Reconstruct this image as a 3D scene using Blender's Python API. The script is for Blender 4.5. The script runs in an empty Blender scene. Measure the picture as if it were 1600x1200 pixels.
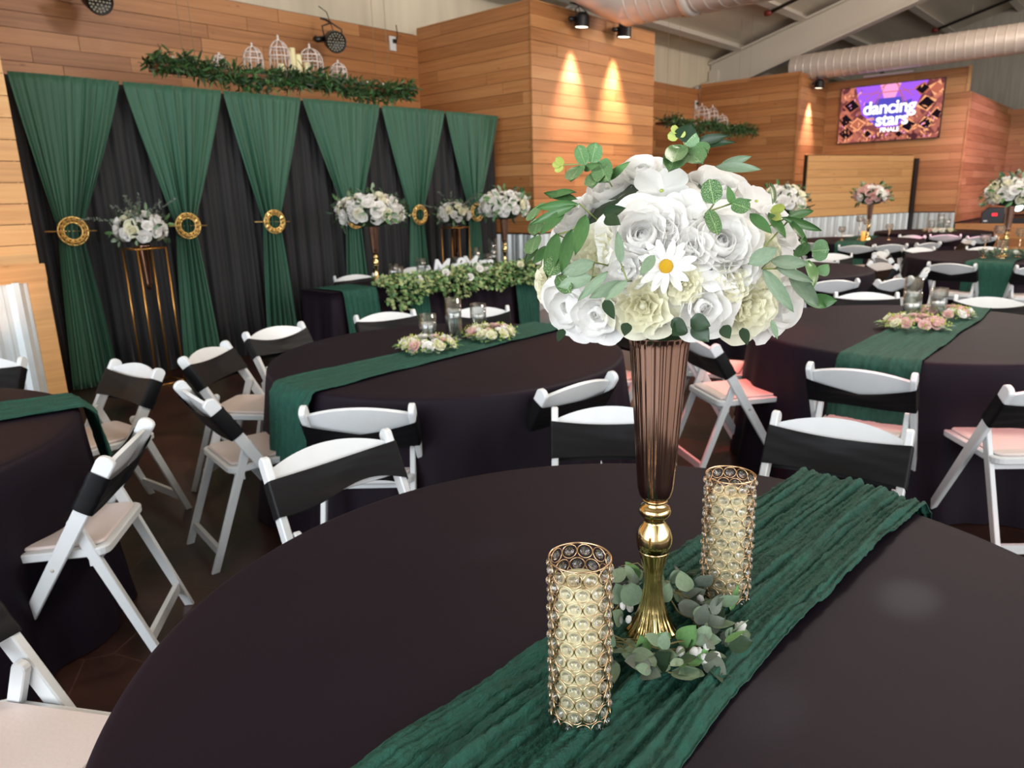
import bpy, math, random
from math import sin, cos, pi, radians, sqrt, atan2
from mathutils import Vector, Matrix, noise

scn = bpy.context.scene
col = scn.collection
rnd = random.Random(11)

# ---------------------------------------------------------------- camera
PITCH, ROLL, HEAD, EYE = 0.2543, -0.0269, 0.7357, 1.55
fw = Vector((cos(HEAD)*cos(PITCH), sin(HEAD)*cos(PITCH), -sin(PITCH)))
rt0 = Vector((sin(HEAD), -cos(HEAD), 0)); up0 = rt0.cross(fw)
rt = rt0*cos(ROLL) + up0*sin(ROLL); up = up0*cos(ROLL) - rt0*sin(ROLL)
cam_d = bpy.data.cameras.new('camera')
cam = bpy.data.objects.new('camera', cam_d); col.objects.link(cam)
M = Matrix.Identity(4)
for i in range(3):
    M[i][0], M[i][1], M[i][2] = rt[i], up[i], -fw[i]
M[0][3], M[1][3], M[2][3] = 0, 0, EYE
cam.matrix_world = M
cam_d.sensor_width = 36; cam_d.lens = 1125/1600*36
cam_d.clip_start = 0.05; cam_d.clip_end = 200
cam_d.dof.use_dof = True; cam_d.dof.focus_distance = 1.12; cam_d.dof.aperture_fstop = 7.5
scn.camera = cam
# ---------------------------------------------------------------- world and large lights
w = bpy.data.worlds.new('world'); scn.world = w; w.use_nodes = True
bg = w.node_tree.nodes['Background']
bg.inputs[0].default_value = (0.90, 0.94, 1.0, 1); bg.inputs[1].default_value = 0.9
def light(name, kind, loc, energy, color, target=None, size=1, size_y=None, angle=60, blend=0.5, parent=None, radius=0.05):
    L = bpy.data.lights.new(name, kind); L.energy = energy; L.color = color
    if kind == 'AREA':
        L.shape = 'RECTANGLE'; L.size = size; L.size_y = size_y or size
    elif kind == 'SPOT':
        L.spot_size = radians(angle); L.spot_blend = blend; L.shadow_soft_size = radius
    else:
        L.shadow_soft_size = radius
    o = bpy.data.objects.new(name, L); col.objects.link(o); o.location = loc
    if target is not None:
        o.rotation_euler = (Vector(target)-Vector(loc)).to_track_quat('-Z', 'Y').to_euler()
    return o
# daylight through the tall windows behind and to the left of the camera
light('window_daylight', 'AREA', (-4.6, 1.0, 2.3), 420, (0.90, 0.95, 1.0), (6, 2.2, 1.0), 7, 3.0)
light('window_daylight', 'AREA', (2.5, -6.5, 2.6), 420, (1.0, 0.97, 0.94), (4, 4, 0.9), 11, 3.2)
# unseen fill lights added under the roof to brighten ceiling and room
light('fill_light', 'POINT', (5.5, 1.2, 5.0), 430, (1.0, 0.90, 0.80), radius=0.6)
light('fill_light', 'POINT', (11.5, 1.5, 5.0), 430, (1.0, 0.86, 0.74), radius=0.6)
light('fill_light', 'POINT', (15.0, -2.0, 5.2), 430, (1.0, 0.86, 0.74), radius=0.6)
# coloured party lamps under the roof
light('party_lamp', 'SPOT', (3.3, 2.5, 5.4), 1100, (1.0, 0.14, 0.14), (3.95, 1.85, 0.4), None, None, 15, 0.5)
light('party_lamp', 'SPOT', (2.9, 0.5, 5.4), 420, (1.0, 0.20, 0.26), (3.62, 0.68, 0.4), None, None, 13, 0.6)
light('party_lamp', 'SPOT', (12.6, 2.4, 5.0), 900, (1.0, 0.16, 0.50), (13.2, 2.6, 0.5), None, None, 17, 0.6)
light('party_lamp', 'SPOT', (14.5, -1.5, 4.2), 2300, (0.85, 0.50, 1.0), (19.8, 3.4, 2.0), None, None, 34, 0.8)
# mirror ball glints scattered over tables and planks
for (x, y, z, e, sz) in ((1.10, 1.07, 0.76, 420, 0.9), (0.55, 1.3, 0.76, 300, 1.1), (1.46, 0.28, 0.76, 800, 0.5), (0.98, 0.36, 0.76, 420, 0.9), (2.28, 3.54, 0.76, 900, 0.7), (4.78, 0.72, 0.76, 900, 0.7), (2.64, 8.6, 3.29, 160, 0.8), (3.35, 8.6, 3.22, 160, 0.8), (7.35, 8.8, 4.25, 160, 0.9), (5.94, 8.6, 3.37, 120, 0.8)):
    light('mirror_ball_glint', 'SPOT', (7.2, 0.4, 5.6), e, (0.95, 0.93, 1.0), (x, y, z), None, None, sz, 0.9, radius=0.02)
scn.view_settings.view_transform = 'Standard'; scn.view_settings.look = 'None'
scn.view_settings.gamma = 1; scn.view_settings.use_curve_mapping = False
scn.view_settings.exposure = 0.2
scn.cycles.max_bounces = 8; scn.cycles.caustics_reflective = False; scn.cycles.caustics_refractive = False; scn.cycles.transparent_max_bounces = 24

# ---------------------------------------------------------------- materials
MATS = {}
def lin(c):
    return tuple((x/12.92 if x <= 0.04045 else ((x+0.055)/1.055)**2.4) for x in [v/255 for v in c])
def pbr(name, rgb, rough=0.5, metal=0.0, var=0.0, nscale=8, bump=0.0, bscale=60, trans=0.0, sheen=0.0, emit=None, estr=0, objvar=0.0, ior=None, stretch=None, sub=0.0, coat=0.0, spec=None, rgb_is_lin=False):
    m = bpy.data.materials.new(name); m.use_nodes = True; nt = m.node_tree; N = nt.nodes; Lk = nt.links
    b = N['Principled BSDF']; c = rgb if rgb_is_lin else lin(rgb)
    b.inputs['Base Color'].default_value = (*c, 1); b.inputs['Roughness'].default_value = rough; b.inputs['Metallic'].default_value = metal
    if trans: b.inputs['Transmission Weight'].default_value = trans
    if ior: b.inputs['IOR'].default_value = ior
    if sheen: b.inputs['Sheen Weight'].default_value = sheen; b.inputs['Sheen Roughness'].default_value = 0.4
    if coat: b.inputs['Coat Weight'].default_value = coat
    if spec is not None: b.inputs['Specular IOR Level'].default_value = spec
    if sub: b.inputs['Subsurface Weight'].default_value = sub; b.inputs['Subsurface Radius'].default_value = (0.02, 0.018, 0.015); b.inputs['Subsurface Scale'].default_value = 0.5
    if emit: b.inputs['Emission Color'].default_value = (*lin(emit), 1); b.inputs['Emission Strength'].default_value = estr
    tc = N.new('ShaderNodeTexCoord'); mp = N.new('ShaderNodeMapping'); Lk.new(tc.outputs['Object'], mp.inputs[0])
    if stretch: mp.inputs['Scale'].default_value = stretch
    if var or objvar:
        hsv = N.new('ShaderNodeHueSaturation'); hsv.inputs['Color'].default_value = (*c, 1)
        val = N.new('ShaderNodeMath'); val.operation = 'ADD'; val.inputs[0].default_value = 1.0; val.inputs[1].default_value = 0
        last = None
        if var:
            nz = N.new('ShaderNodeTexNoise'); nz.inputs['Scale'].default_value = nscale; nz.inputs['Detail'].default_value = 4
            Lk.new(mp.outputs[0], nz.inputs['Vector'])
            mr = N.new('ShaderNodeMapRange'); mr.inputs[1].default_value = 0.3; mr.inputs[2].default_value = 0.7; mr.inputs[3].default_value = 1-var; mr.inputs[4].default_value = 1+var
            Lk.new(nz.outputs[0], mr.inputs[0]); last = mr.outputs[0]
        if objvar:
            oi = N.new('ShaderNodeObjectInfo'); m2 = N.new('ShaderNodeMapRange'); m2.inputs[3].default_value = 1-objvar; m2.inputs[4].default_value = 1+objvar
            Lk.new(oi.outputs['Random'], m2.inputs[0])
            if last is not None:
                mu = N.new('ShaderNodeMath'); mu.operation = 'MULTIPLY'; Lk.new(last, mu.inputs[0]); Lk.new(m2.outputs[0], mu.inputs[1]); last = mu.outputs[0]
            else: last = m2.outputs[0]
        Lk.new(last, hsv.inputs['Value']); Lk.new(hsv.outputs[0], b.inputs['Base Color'])
    if bump:
        nb = N.new('ShaderNodeTexNoise'); nb.inputs['Scale'].default_value = bscale; nb.inputs['Detail'].default_value = 3; Lk.new(mp.outputs[0], nb.inputs['Vector'])
        bp = N.new('ShaderNodeBump'); bp.inputs['Strength'].default_value = bump; bp.inputs['Distance'].default_value = 0.01
        Lk.new(nb.outputs[0], bp.inputs['Height']); Lk.new(bp.outputs[0], b.inputs['Normal'])
    MATS[name] = m
    return m
def petalmat(name, rgb):
    m = bpy.data.materials.new(name); m.use_nodes = True; nt = m.node_tree; N = nt.nodes; b = N['Principled BSDF']; c = (*lin(rgb), 1)
    b.inputs['Base Color'].default_value = c; b.inputs['Roughness'].default_value = 0.6; b.inputs['Specular IOR Level'].default_value = 0.25
    t = N.new('ShaderNodeBsdfTranslucent'); t.inputs[0].default_value = c; mx = N.new('ShaderNodeMixShader'); mx.inputs[0].default_value = 0.38
    tc = N.new('ShaderNodeTexCoord'); nz = N.new('ShaderNodeTexNoise'); nz.inputs['Scale'].default_value = 9; mp = N.new('ShaderNodeMapping'); mp.inputs['Scale'].default_value = (4, 1, 0.6)
    nt.links.new(tc.outputs['Object'], mp.inputs[0]); nt.links.new(mp.outputs[0], nz.inputs['Vector']); bp = N.new('ShaderNodeBump'); bp.inputs['Strength'].default_value = 0.12; bp.inputs['Distance'].default_value = 0.02
    nt.links.new(nz.outputs[0], bp.inputs['Height']); nt.links.new(bp.outputs[0], b.inputs['Normal'])
    nt.links.new(b.outputs[0], mx.inputs[1]); nt.links.new(t.outputs[0], mx.inputs[2]); nt.links.new(mx.outputs[0], N['Material Output'].inputs[0]); MATS[name] = m
def wood(name, dark, mid, light_, rough=0.45, objmix=0.8):
    m = bpy.data.materials.new(name); m.use_nodes = True; nt = m.node_tree; N = nt.nodes; Lk = nt.links; b = N['Principled BSDF']
    geo = N.new('ShaderNodeNewGeometry'); oi = N.new('ShaderNodeObjectInfo')
    off = N.new('ShaderNodeVectorMath'); off.operation = 'SCALE'; off.inputs[0].default_value = (7, 11, 3); Lk.new(oi.outputs['Random'], off.inputs['Scale'])
    add = N.new('ShaderNodeVectorMath'); add.operation = 'ADD'; Lk.new(geo.outputs['Position'], add.inputs[0]); Lk.new(off.outputs[0], add.inputs[1])
    mp = N.new('ShaderNodeMapping'); mp.inputs['Scale'].default_value = (0.55, 0.55, 16); Lk.new(add.outputs[0], mp.inputs[0])
    nz = N.new('ShaderNodeTexNoise'); nz.inputs['Scale'].default_value = 2.2; nz.inputs['Detail'].default_value = 5; nz.inputs['Distortion'].default_value = 0.7; Lk.new(mp.outputs[0], nz.inputs['Vector'])
    # knots
    mk = N.new('ShaderNodeMapping'); mk.inputs['Scale'].default_value = (1.8, 1.8, 5.0); Lk.new(add.outputs[0], mk.inputs[0])
    vo = N.new('ShaderNodeTexVoronoi'); vo.inputs['Scale'].default_value = 1.6; Lk.new(mk.outputs[0], vo.inputs['Vector'])
    kr = N.new('ShaderNodeMapRange'); kr.inputs[1].default_value = 0.03; kr.inputs[2].default_value = 0.11; kr.inputs[3].default_value = 0.45; kr.inputs[4].default_value = 0; Lk.new(vo.outputs['Distance'], kr.inputs[0])
    rp = N.new('ShaderNodeMapRange'); rp.inputs[1].default_value = 0; rp.inputs[2].default_value = 1; rp.inputs[3].default_value = -0.5*objmix; rp.inputs[4].default_value = 0.5*objmix; Lk.new(oi.outputs['Random'], rp.inputs[0])
    s1 = N.new('ShaderNodeMath'); s1.operation = 'MULTIPLY_ADD'; s1.inputs[1].default_value = 0.75; s1.inputs[2].default_value = 0.12; Lk.new(nz.outputs[0], s1.inputs[0])
    s2 = N.new('ShaderNodeMath'); s2.operation = 'ADD'; Lk.new(s1.outputs[0], s2.inputs[0]); Lk.new(rp.outputs[0], s2.inputs[1])
    s3 = N.new('ShaderNodeMath'); s3.operation = 'SUBTRACT'; Lk.new(s2.outputs[0], s3.inputs[0]); Lk.new(kr.outputs[0], s3.inputs[1])
    cr = N.new('ShaderNodeValToRGB'); cr.color_ramp.elements[0].position = 0.0; cr.color_ramp.elements[0].color = (*lin(dark), 1)
    cr.color_ramp.elements[1].position = 1.0; cr.color_ramp.elements[1].color = (*lin(light_), 1)
    e = cr.color_ramp.elements.new(0.48); e.color = (*lin(mid), 1)
    Lk.new(s3.outputs[0], cr.inputs[0]); Lk.new(cr.outputs[0], b.inputs['Base Color']); b.inputs['Roughness'].default_value = rough
    bp = N.new('ShaderNodeBump'); bp.inputs['Strength'].default_value = 0.15; bp.inputs['Distance'].default_value = 0.004; Lk.new(nz.outputs[0], bp.inputs['Height']); Lk.new(bp.outputs[0], b.inputs['Normal'])
    MATS[name] = m
wood('cedar', (134, 82, 45), (182, 124, 75), (208, 154, 101), objmix=0.5)
wood('pine', (164, 116, 66), (204, 154, 98), (222, 180, 122), objmix=0.35)
wood('darkwood', (70, 40, 24), (112, 68, 42), (140, 90, 56))
pbr('joint', (52, 32, 18), 0.8)
pbr('corrugated', (206, 214, 216), 0.38, 0.35, var=0.06)
pbr('whitewall', (214, 202, 178), 0.75, var=0.08, nscale=1.5, bump=0.25, bscale=18, stretch=(3, 3, 0.4))
pbr('foamgrey', (168, 164, 152), 0.8, var=0.12, nscale=2.5, bump=0.4, bscale=10, stretch=(6, 6, 0.5))
pbr('ceilwhite', (214, 204, 186), 0.7, var=0.07, nscale=1.2, bump=0.2, bscale=14, stretch=(0.5, 3, 3))
pbr('steelwhite', (205, 198, 186), 0.5)
pbr('duct', (212, 200, 190), 0.42, 0.25)
pbr('pipeblack', (38, 32, 30), 0.5)
pbr('redmetal', (120, 40, 32), 0.5)
pbr('blackmetal', (18, 18, 19), 0.42)
pbr('blackplastic', (14, 14, 15), 0.35)
pbr('gold', (228, 196, 134), 0.12, 1.0)
pbr('goldsatin', (238, 196, 118), 0.3, 0.7)
pbr('rosegold', (230, 198, 160), 0.2, 1.0)
pbr('brass', (178, 128, 66), 0.3, 0.9)
pbr('bronze', (180, 142, 122), 0.09, 1.0)
pbr('resin', (216, 220, 222), 0.32, var=0.02, nscale=20)
pbr('vinyl', (222, 208, 204), 0.4, bump=0.05, bscale=90)
pbr('spandex', (13, 13, 16), 0.5, spec=0.2, bump=0.05, bscale=30)
pbr('tablecloth', (27, 19, 29), 0.6, var=0.08, nscale=5, spec=0.13, bump=0.06, bscale=240)
pbr('blackdrape', (24, 24, 27), 0.75, sheen=0.15, bump=0.1, bscale=40, stretch=(3, 3, 0.3))
pbr('greendrape', (42, 88, 66), 0.6, sheen=0.3, var=0.08, nscale=4, stretch=(5, 5, 0.4), bump=0.08, bscale=60)
pbr('gauze', (17, 74, 60), 0.8, var=0.22, nscale=26, bump=0.6, bscale=120, stretch=(1, 2.4, 1))
petalmat('petalwhite', (250, 249, 246))
petalmat('petalcream', (246, 244, 222))
petalmat('petalpink', (240, 206, 202))
pbr('daisyyellow', (226, 176, 26), 0.7, bump=0.5, bscale=300)
pbr('leafdark', (38, 62, 38), 0.45, var=0.15, objvar=0.2)
pbr('leafmid', (72, 112, 62), 0.42, var=0.12, objvar=0.18)
pbr('leafsage', (120, 142, 114), 0.5, var=0.12, objvar=0.15)
pbr('leafdusk', (98, 108, 96), 0.5, var=0.12, objvar=0.2)
pbr('leaflime', (168, 180, 84), 0.45, var=0.1)
pbr('leaffresh', (104, 146, 88), 0.45, var=0.12, objvar=0.15)
pbr('leafpale', (150, 164, 110), 0.5, var=0.15)
pbr('leafivy', (58, 88, 44), 0.45, var=0.15)
pbr('twig', (122, 112, 66), 0.6)
pbr('stem', (128, 140, 76), 0.55)
pbr('ivory', (241, 231, 184), 0.45, sub=0.3)
pbr('candlewhite', (238, 234, 228), 0.45, sub=0.25)
pbr('flamegold', (236, 178, 92), 0.3, emit=(255, 170, 70), estr=0.6)
pbr('lacewhite', (226, 212, 204), 0.5)
pbr('outletwhite', (225, 225, 222), 0.4)
pbr('cagecord', (30, 30, 30), 0.6)
pbr('stringgrey', (170, 140, 110), 0.6)
def glassmat(name, rgb, rough, ior):
    m = bpy.data.materials.new(name); m.use_nodes = True; nt = m.node_tree; nt.nodes.clear()
    g = nt.nodes.new('ShaderNodeBsdfGlass'); g.inputs[0].default_value = (*rgb, 1); g.inputs[1].default_value = rough; g.inputs[2].default_value = ior
    o = nt.nodes.new('ShaderNodeOutputMaterial'); nt.links.new(g.outputs[0], o.inputs[0]); MATS[name] = m
def clearmat(name, tint, ior, gain, body=0.0):
    # thin clear material: transparent body with fresnel reflections
    m = bpy.data.materials.new(name); m.use_nodes = True; nt = m.node_tree; N = nt.nodes; N.clear()
    tr = N.new('ShaderNodeBsdfTransparent'); tr.inputs[0].default_value = (*tint, 1); gl = N.new('ShaderNodeBsdfGlossy'); gl.inputs[0].default_value = (1, 1, 1, 1); gl.inputs[1].default_value = 0.02
    lw = N.new('ShaderNodeLayerWeight'); lw.inputs[0].default_value = 0.5; pw = N.new('ShaderNodeMath'); pw.operation = 'POWER'; pw.inputs[1].default_value = 3.5; nt.links.new(lw.outputs['Facing'], pw.inputs[0])
    mu = N.new('ShaderNodeMath'); mu.operation = 'MULTIPLY_ADD'; mu.inputs[1].default_value = 0.75*gain; mu.inputs[2].default_value = ((ior-1)/(ior+1))**2*gain; nt.links.new(pw.outputs[0], mu.inputs[0])
    mx = N.new('ShaderNodeMixShader'); nt.links.new(mu.outputs[0], mx.inputs[0]); nt.links.new(tr.outputs[0], mx.inputs[1]); nt.links.new(gl.outputs[0], mx.inputs[2])
    last = mx
    if body:
        g = N.new('ShaderNodeBsdfGlass'); g.inputs[2].default_value = 1.5; m2 = N.new('ShaderNodeMixShader'); m2.inputs[0].default_value = body; nt.links.new(mx.outputs[0], m2.inputs[1]); nt.links.new(g.outputs[0], m2.inputs[2]); last = m2
    o = N.new('ShaderNodeOutputMaterial'); nt.links.new(last.outputs[0], o.inputs[0]); MATS[name] = m
clearmat('glass', (0.92, 0.94, 0.94), 1.6, 1.7)
clearmat('water', (0.93, 0.96, 0.95), 1.33, 1.0)
clearmat('crystal', (0.98, 0.98, 0.98), 1.7, 1.2, 0.5)
def emis(name, rgb, s):
    m = bpy.data.materials.new(name); m.use_nodes = True; nt = m.node_tree; nt.nodes.clear()
    e = nt.nodes.new('ShaderNodeEmission'); e.inputs[0].default_value = (*lin(rgb), 1); e.inputs[1].default_value = s
    o = nt.nodes.new('ShaderNodeOutputMaterial'); nt.links.new(e.outputs[0], o.inputs[0]); MATS[name] = m
emis('led', (255, 232, 200), 6.0)
emis('led_off_glow', (150, 140, 120), 0.7)  # faint glow put into the LEDs of the unlit spotlights
emis('redled', (255, 40, 50), 3.0)
emis('beamlens', (235, 255, 235), 4.0)
emis('scr_white', (255, 252, 255), 1.5)
emis('scr_orange', (250, 170, 120), 1.1)
emis('scr_dark', (34, 22, 30), 0.8)
emis('scr_rust', (196, 110, 86), 0.9)
emis('scr_purple', (158, 92, 236), 1.1)
emis('scr_blue', (86, 78, 190), 1.0)
emis('scr_pink', (236, 150, 200), 1.2)
def screenmat():
    m = bpy.data.materials.new('scr_base'); m.use_nodes = True; nt = m.node_tree; nt.nodes.clear(); N = nt.nodes
    tc = N.new('ShaderNodeTexCoord'); vo = N.new('ShaderNodeTexVoronoi'); vo.inputs['Scale'].default_value = 9; vo.feature = 'F1'
    nt.links.new(tc.outputs['Object'], vo.inputs['Vector'])
    cr = N.new('ShaderNodeValToRGB'); cr.color_ramp.elements[0].color = (*lin((60, 30, 40)), 1); cr.color_ramp.elements[1].color = (*lin((230, 140, 110)), 1)
    e2 = cr.color_ramp.elements.new(0.45); e2.color = (*lin((150, 80, 80)), 1)
    nt.links.new(vo.outputs['Color'], cr.inputs[0])
    e = N.new('ShaderNodeEmission'); e.inputs[1].default_value = 0.9; nt.links.new(cr.outputs[0], e.inputs[0])
    o = N.new('ShaderNodeOutputMaterial'); nt.links.new(e.outputs[0], o.inputs[0]); MATS['scr_base'] = m
screenmat()
def floormat():
    m = bpy.data.materials.new('floor'); m.use_nodes = True; nt = m.node_tree; N = nt.nodes; b = N['Principled BSDF']
    geo = N.new('ShaderNodeNewGeometry'); n1 = N.new('ShaderNodeTexNoise'); n1.inputs['Scale'].default_value = 1.7; n1.inputs['Detail'].default_value = 7; n1.inputs['Distortion'].default_value = 0.9
    nt.links.new(geo.outputs['Position'], n1.inputs['Vector'])
    cr = N.new('ShaderNodeValToRGB'); cr.color_ramp.elements[0].position = 0.3; cr.color_ramp.elements[0].color = (*lin((22, 15, 13)), 1); cr.color_ramp.elements[1].position = 0.72; cr.color_ramp.elements[1].color = (*lin((70, 42, 34)), 1)
    nt.links.new(n1.outputs[0], cr.inputs[0])
    # pale hairline cracks in the stained slab
    vo = N.new('ShaderNodeTexVoronoi'); vo.feature = 'DISTANCE_TO_EDGE'; vo.inputs['Scale'].default_value = 3.2; nt.links.new(geo.outputs['Position'], vo.inputs['Vector'])
    mr = N.new('ShaderNodeMapRange'); mr.inputs[1].default_value = 0.0; mr.inputs[2].default_value = 0.012; mr.inputs[3].default_value = 0.25; mr.inputs[4].default_value = 0; nt.links.new(vo.outputs[0], mr.inputs[0])
    mx = N.new('ShaderNodeMix'); mx.data_type = 'RGBA'; nt.links.new(mr.outputs[0], mx.inputs[0]); nt.links.new(cr.outputs[0], mx.inputs[6]); mx.inputs[7].default_value = (*lin((120, 92, 80)), 1)
    nt.links.new(mx.outputs[2], b.inputs['Base Color']); b.inputs['Roughness'].default_value = 0.28
    MATS['floor'] = m
floormat()
def veinmat(name, base, vein, scale):
    m = bpy.data.materials.new(name); m.use_nodes = True; nt = m.node_tree; N = nt.nodes; b = N['Principled BSDF']
    tc = N.new('ShaderNodeTexCoord'); vo = N.new('ShaderNodeTexVoronoi'); vo.feature = 'DISTANCE_TO_EDGE'; vo.inputs['Scale'].default_value = scale; nt.links.new(tc.outputs['Object'], vo.inputs['Vector'])
    mr = N.new('ShaderNodeMapRange'); mr.inputs[1].default_value = 0.02; mr.inputs[2].default_value = 0.09; mr.inputs[3].default_value = 1; mr.inputs[4].default_value = 0; nt.links.new(vo.outputs[0], mr.inputs[0])
    sx = N.new('ShaderNodeSeparateXYZ'); nt.links.new(tc.outputs['Object'], sx.inputs[0])
    ab = N.new('ShaderNodeMath'); ab.operation = 'ABSOLUTE'; nt.links.new(sx.outputs[0], ab.inputs[0])
    m3 = N.new('ShaderNodeMapRange'); m3.inputs[1].default_value = 0.008; m3.inputs[2].default_value = 0.03; m3.inputs[3].default_value = 1; m3.inputs[4].default_value = 0; nt.links.new(ab.outputs[0], m3.inputs[0])
    mxx = N.new('ShaderNodeMath'); mxx.operation = 'MAXIMUM'; nt.links.new(mr.outputs[0], mxx.inputs[0]); nt.links.new(m3.outputs[0], mxx.inputs[1])
    mx = N.new('ShaderNodeMix'); mx.data_type = 'RGBA'; nt.links.new(mxx.outputs[0], mx.inputs[0]); mx.inputs[6].default_value = (*lin(base), 1); mx.inputs[7].default_value = (*lin(vein), 1)
    nt.links.new(mx.outputs[2], b.inputs['Base Color']); b.inputs['Roughness'].default_value = 0.45
    MATS[name] = m
veinmat('leafvein', (52, 96, 56), (156, 184, 124), 13)
veinmat('leafround', (82, 128, 78), (140, 172, 118), 16)

# ---------------------------------------------------------------- mesh helpers
class MB:
    def __init__(s): s.v = []; s.f = []; s.mi = []; s.sm = []
    def add(s, v, f, mi=0, smooth=False, M=None):
        o = len(s.v)
        s.v.extend([tuple(M @ Vector(p)) for p in v] if M is not None else [tuple(p) for p in v])
        for q in f: s.f.append(tuple(i+o for i in q)); s.mi.append(mi); s.sm.append(smooth)
        return s
    def box(s, c, d, mi=0, M=None):
        x, y, z = c; a, b, h = d[0]/2, d[1]/2, d[2]/2
        v = [(x+i*a, y+j*b, z+k*h) for k in (-1, 1) for j in (-1, 1) for i in (-1, 1)]
        return s.add(v, [(0, 2, 3, 1), (4, 5, 7, 6), (0, 1, 5, 4), (2, 6, 7, 3), (0, 4, 6, 2), (1, 3, 7, 5)], mi, False, M)
    def bar(s, p0, p1, wx, wy, ref=(0, 0, 1), mi=0):
        p0 = Vector(p0); p1 = Vector(p1); d = (p1-p0); L = d.length; d.normalize()
        r = d.cross(Vector(ref))
        if r.length < 1e-4: r = d.cross(Vector((1, 0, 0)))
        r.normalize(); u = r.cross(d)
        v = [p+r*(i*wx/2)+u*(j*wy/2) for p in (p0, p1) for (i, j) in ((-1, -1), (1, -1), (1, 1), (-1, 1))]
        return s.add(v, [(3, 2, 1, 0), (4, 5, 6, 7), (0, 1, 5, 4), (1, 2, 6, 5), (2, 3, 7, 6), (3, 0, 4, 7)], mi)
    def tube(s, pts, r, n=8, mi=0, closed=False, caps=True):
        pts = [Vector(p) for p in pts]; k = len(pts); rs = r if isinstance(r, (list, tuple)) else [r]*k
        v = []; f = []
        prev = None
        for i, p in enumerate(pts):
            if closed: d = pts[(i+1) % k]-pts[i-1]
            else: d = pts[min(i+1, k-1)]-pts[max(i-1, 0)]
            d.normalize()
            if prev is None:
                a = d.orthogonal().normalized()
            else:
                a = (prev-d*prev.dot(d)); a = a.normalized() if a.length > 1e-6 else d.orthogonal().normalized()
            prev = a; b = d.cross(a)
            for j in range(n):
                t = 2*pi*j/n; v.append(p+(a*cos(t)+b*sin(t))*rs[i])
        for i in range(k if closed else k-1):
            for j in range(n):
                a0 = i*n+j; a1 = i*n+(j+1) % n; b0 = ((i+1) % k)*n+j; b1 = ((i+1) % k)*n+(j+1) % n
                f.append((a0, a1, b1, b0))
        if caps and not closed:
            f.append(tuple(range(n-1, -1, -1))); f.append(tuple((k-1)*n+j for j in range(n)))
        return s.add(v, f, mi, True)
    def lathe(s, prof, n=32, mi=0, flute=None, M=None, smooth=True, cap=True):
        v = []; f = []
        for (r, z) in prof:
            for j in range(n):
                t = 2*pi*j/n; rr = r*(1+flute(z, t)) if flute else r
                v.append((rr*cos(t), rr*sin(t), z))
        k = len(prof)
        for i in range(k-1):
            for j in range(n):
                f.append((i*n+j, i*n+(j+1) % n, (i+1)*n+(j+1) % n, (i+1)*n+j))
        if cap:
            if prof[0][0] > 1e-5: f.append(tuple(range(n-1, -1, -1)))
            if prof[-1][0] > 1e-5: f.append(tuple((k-1)*n+j for j in range(n)))
        return s.add(v, f, mi, smooth, M)
    def grid(s, fn, nu, nv, mi=0, smooth=True, wrap=False, M=None):
        v = [fn(i/nu, j/nv) for j in range(nv+1) for i in range(nu+(0 if wrap else 1))]
        W = nu if wrap else nu+1; f = []
        for j in range(nv):
            for i in range(nu):
                i2 = (i+1) % W if wrap else i+1
                f.append((j*W+i, j*W+i2, (j+1)*W+i2, (j+1)*W+i))
        return s.add(v, f, mi, smooth, M)
    def prism(s, poly, x0, x1, b=0.003, mi=0):
        # poly in (y,z), extruded along x with a small chamfer
        n = len(poly); cy = sum(p[0] for p in poly)/n; cz = sum(p[1] for p in poly)/n
        def inset(p, nx, pv):
            d1 = Vector((p[0]-pv[0], p[1]-pv[1])).normalized(); d2 = Vector((nx[0]-p[0], nx[1]-p[1])).normalized()
            n1 = Vector((-d1.y, d1.x)); n2 = Vector((-d2.y, d2.x)); m_ = (n1+n2)
            if m_.length < 1e-6: m_ = n1
            m_.normalize()
            if m_.dot(Vector((cy-p[0], cz-p[1]))) < 0: m_ = -m_
            return (p[0]+m_.x*b, p[1]+m_.y*b)
        ins = [inset(poly[i], poly[(i+1) % n], poly[i-1]) for i in range(n)]
        v = [(x0, *p) for p in ins]+[(x0+b, *p) for p in poly]+[(x1-b, *p) for p in poly]+[(x1, *p) for p in ins]
        f = [tuple(range(n-1, -1, -1)), tuple(range(3*n, 4*n))]
        for k in range(3):
            for i in range(n): f.append((k*n+i, k*n+(i+1) % n, (k+1)*n+(i+1) % n, (k+1)*n+i))
        return s.add(v, f, mi)
    def mesh(s, name, mats):
        me = bpy.data.meshes.new(name); me.from_pydata(s.v, [], s.f)
        for m in (mats if isinstance(mats, (list, tuple)) else [mats]): me.materials.append(MATS[m])
        me.polygons.foreach_set('material_index', s.mi); me.polygons.foreach_set('use_smooth', s.sm); me.update()
        return me
    def build(s, name, mats, parent=None, loc=None):
        return ob(name, s.mesh(name, mats), parent, loc)
def ob(name, me, parent=None, loc=None, rot=None, scale=None, M=None):
    o = bpy.data.objects.new(name, me); col.objects.link(o)
    if parent is not None: o.parent = parent
    if M is not None: o.matrix_basis = M
    if loc is not None: o.location = loc
    if rot is not None: o.rotation_euler = rot
    if scale is not None: o.scale = scale
    return o
def tag(o, label, cat, group=None, kind=None):
    o['label'] = label; o['category'] = cat
    if group: o['group'] = group
    if kind: o['kind'] = kind
    return o
def thing(name, label, cat, loc=(0, 0, 0), rz=0, group=None):
    o = bpy.data.objects.new(name, None); col.objects.link(o); o.location = loc; o.rotation_euler = (0, 0, rz); o.empty_display_size = 0.1
    return tag(o, label, cat, group)
def struct(o, label=None):
    o['kind'] = 'structure'
    if label: o['label'] = label; 
    return o
def solidify(o, t, offset=0):
    md = o.modifiers.new('thick', 'SOLIDIFY'); md.thickness = t; md.offset = offset; return o
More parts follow.
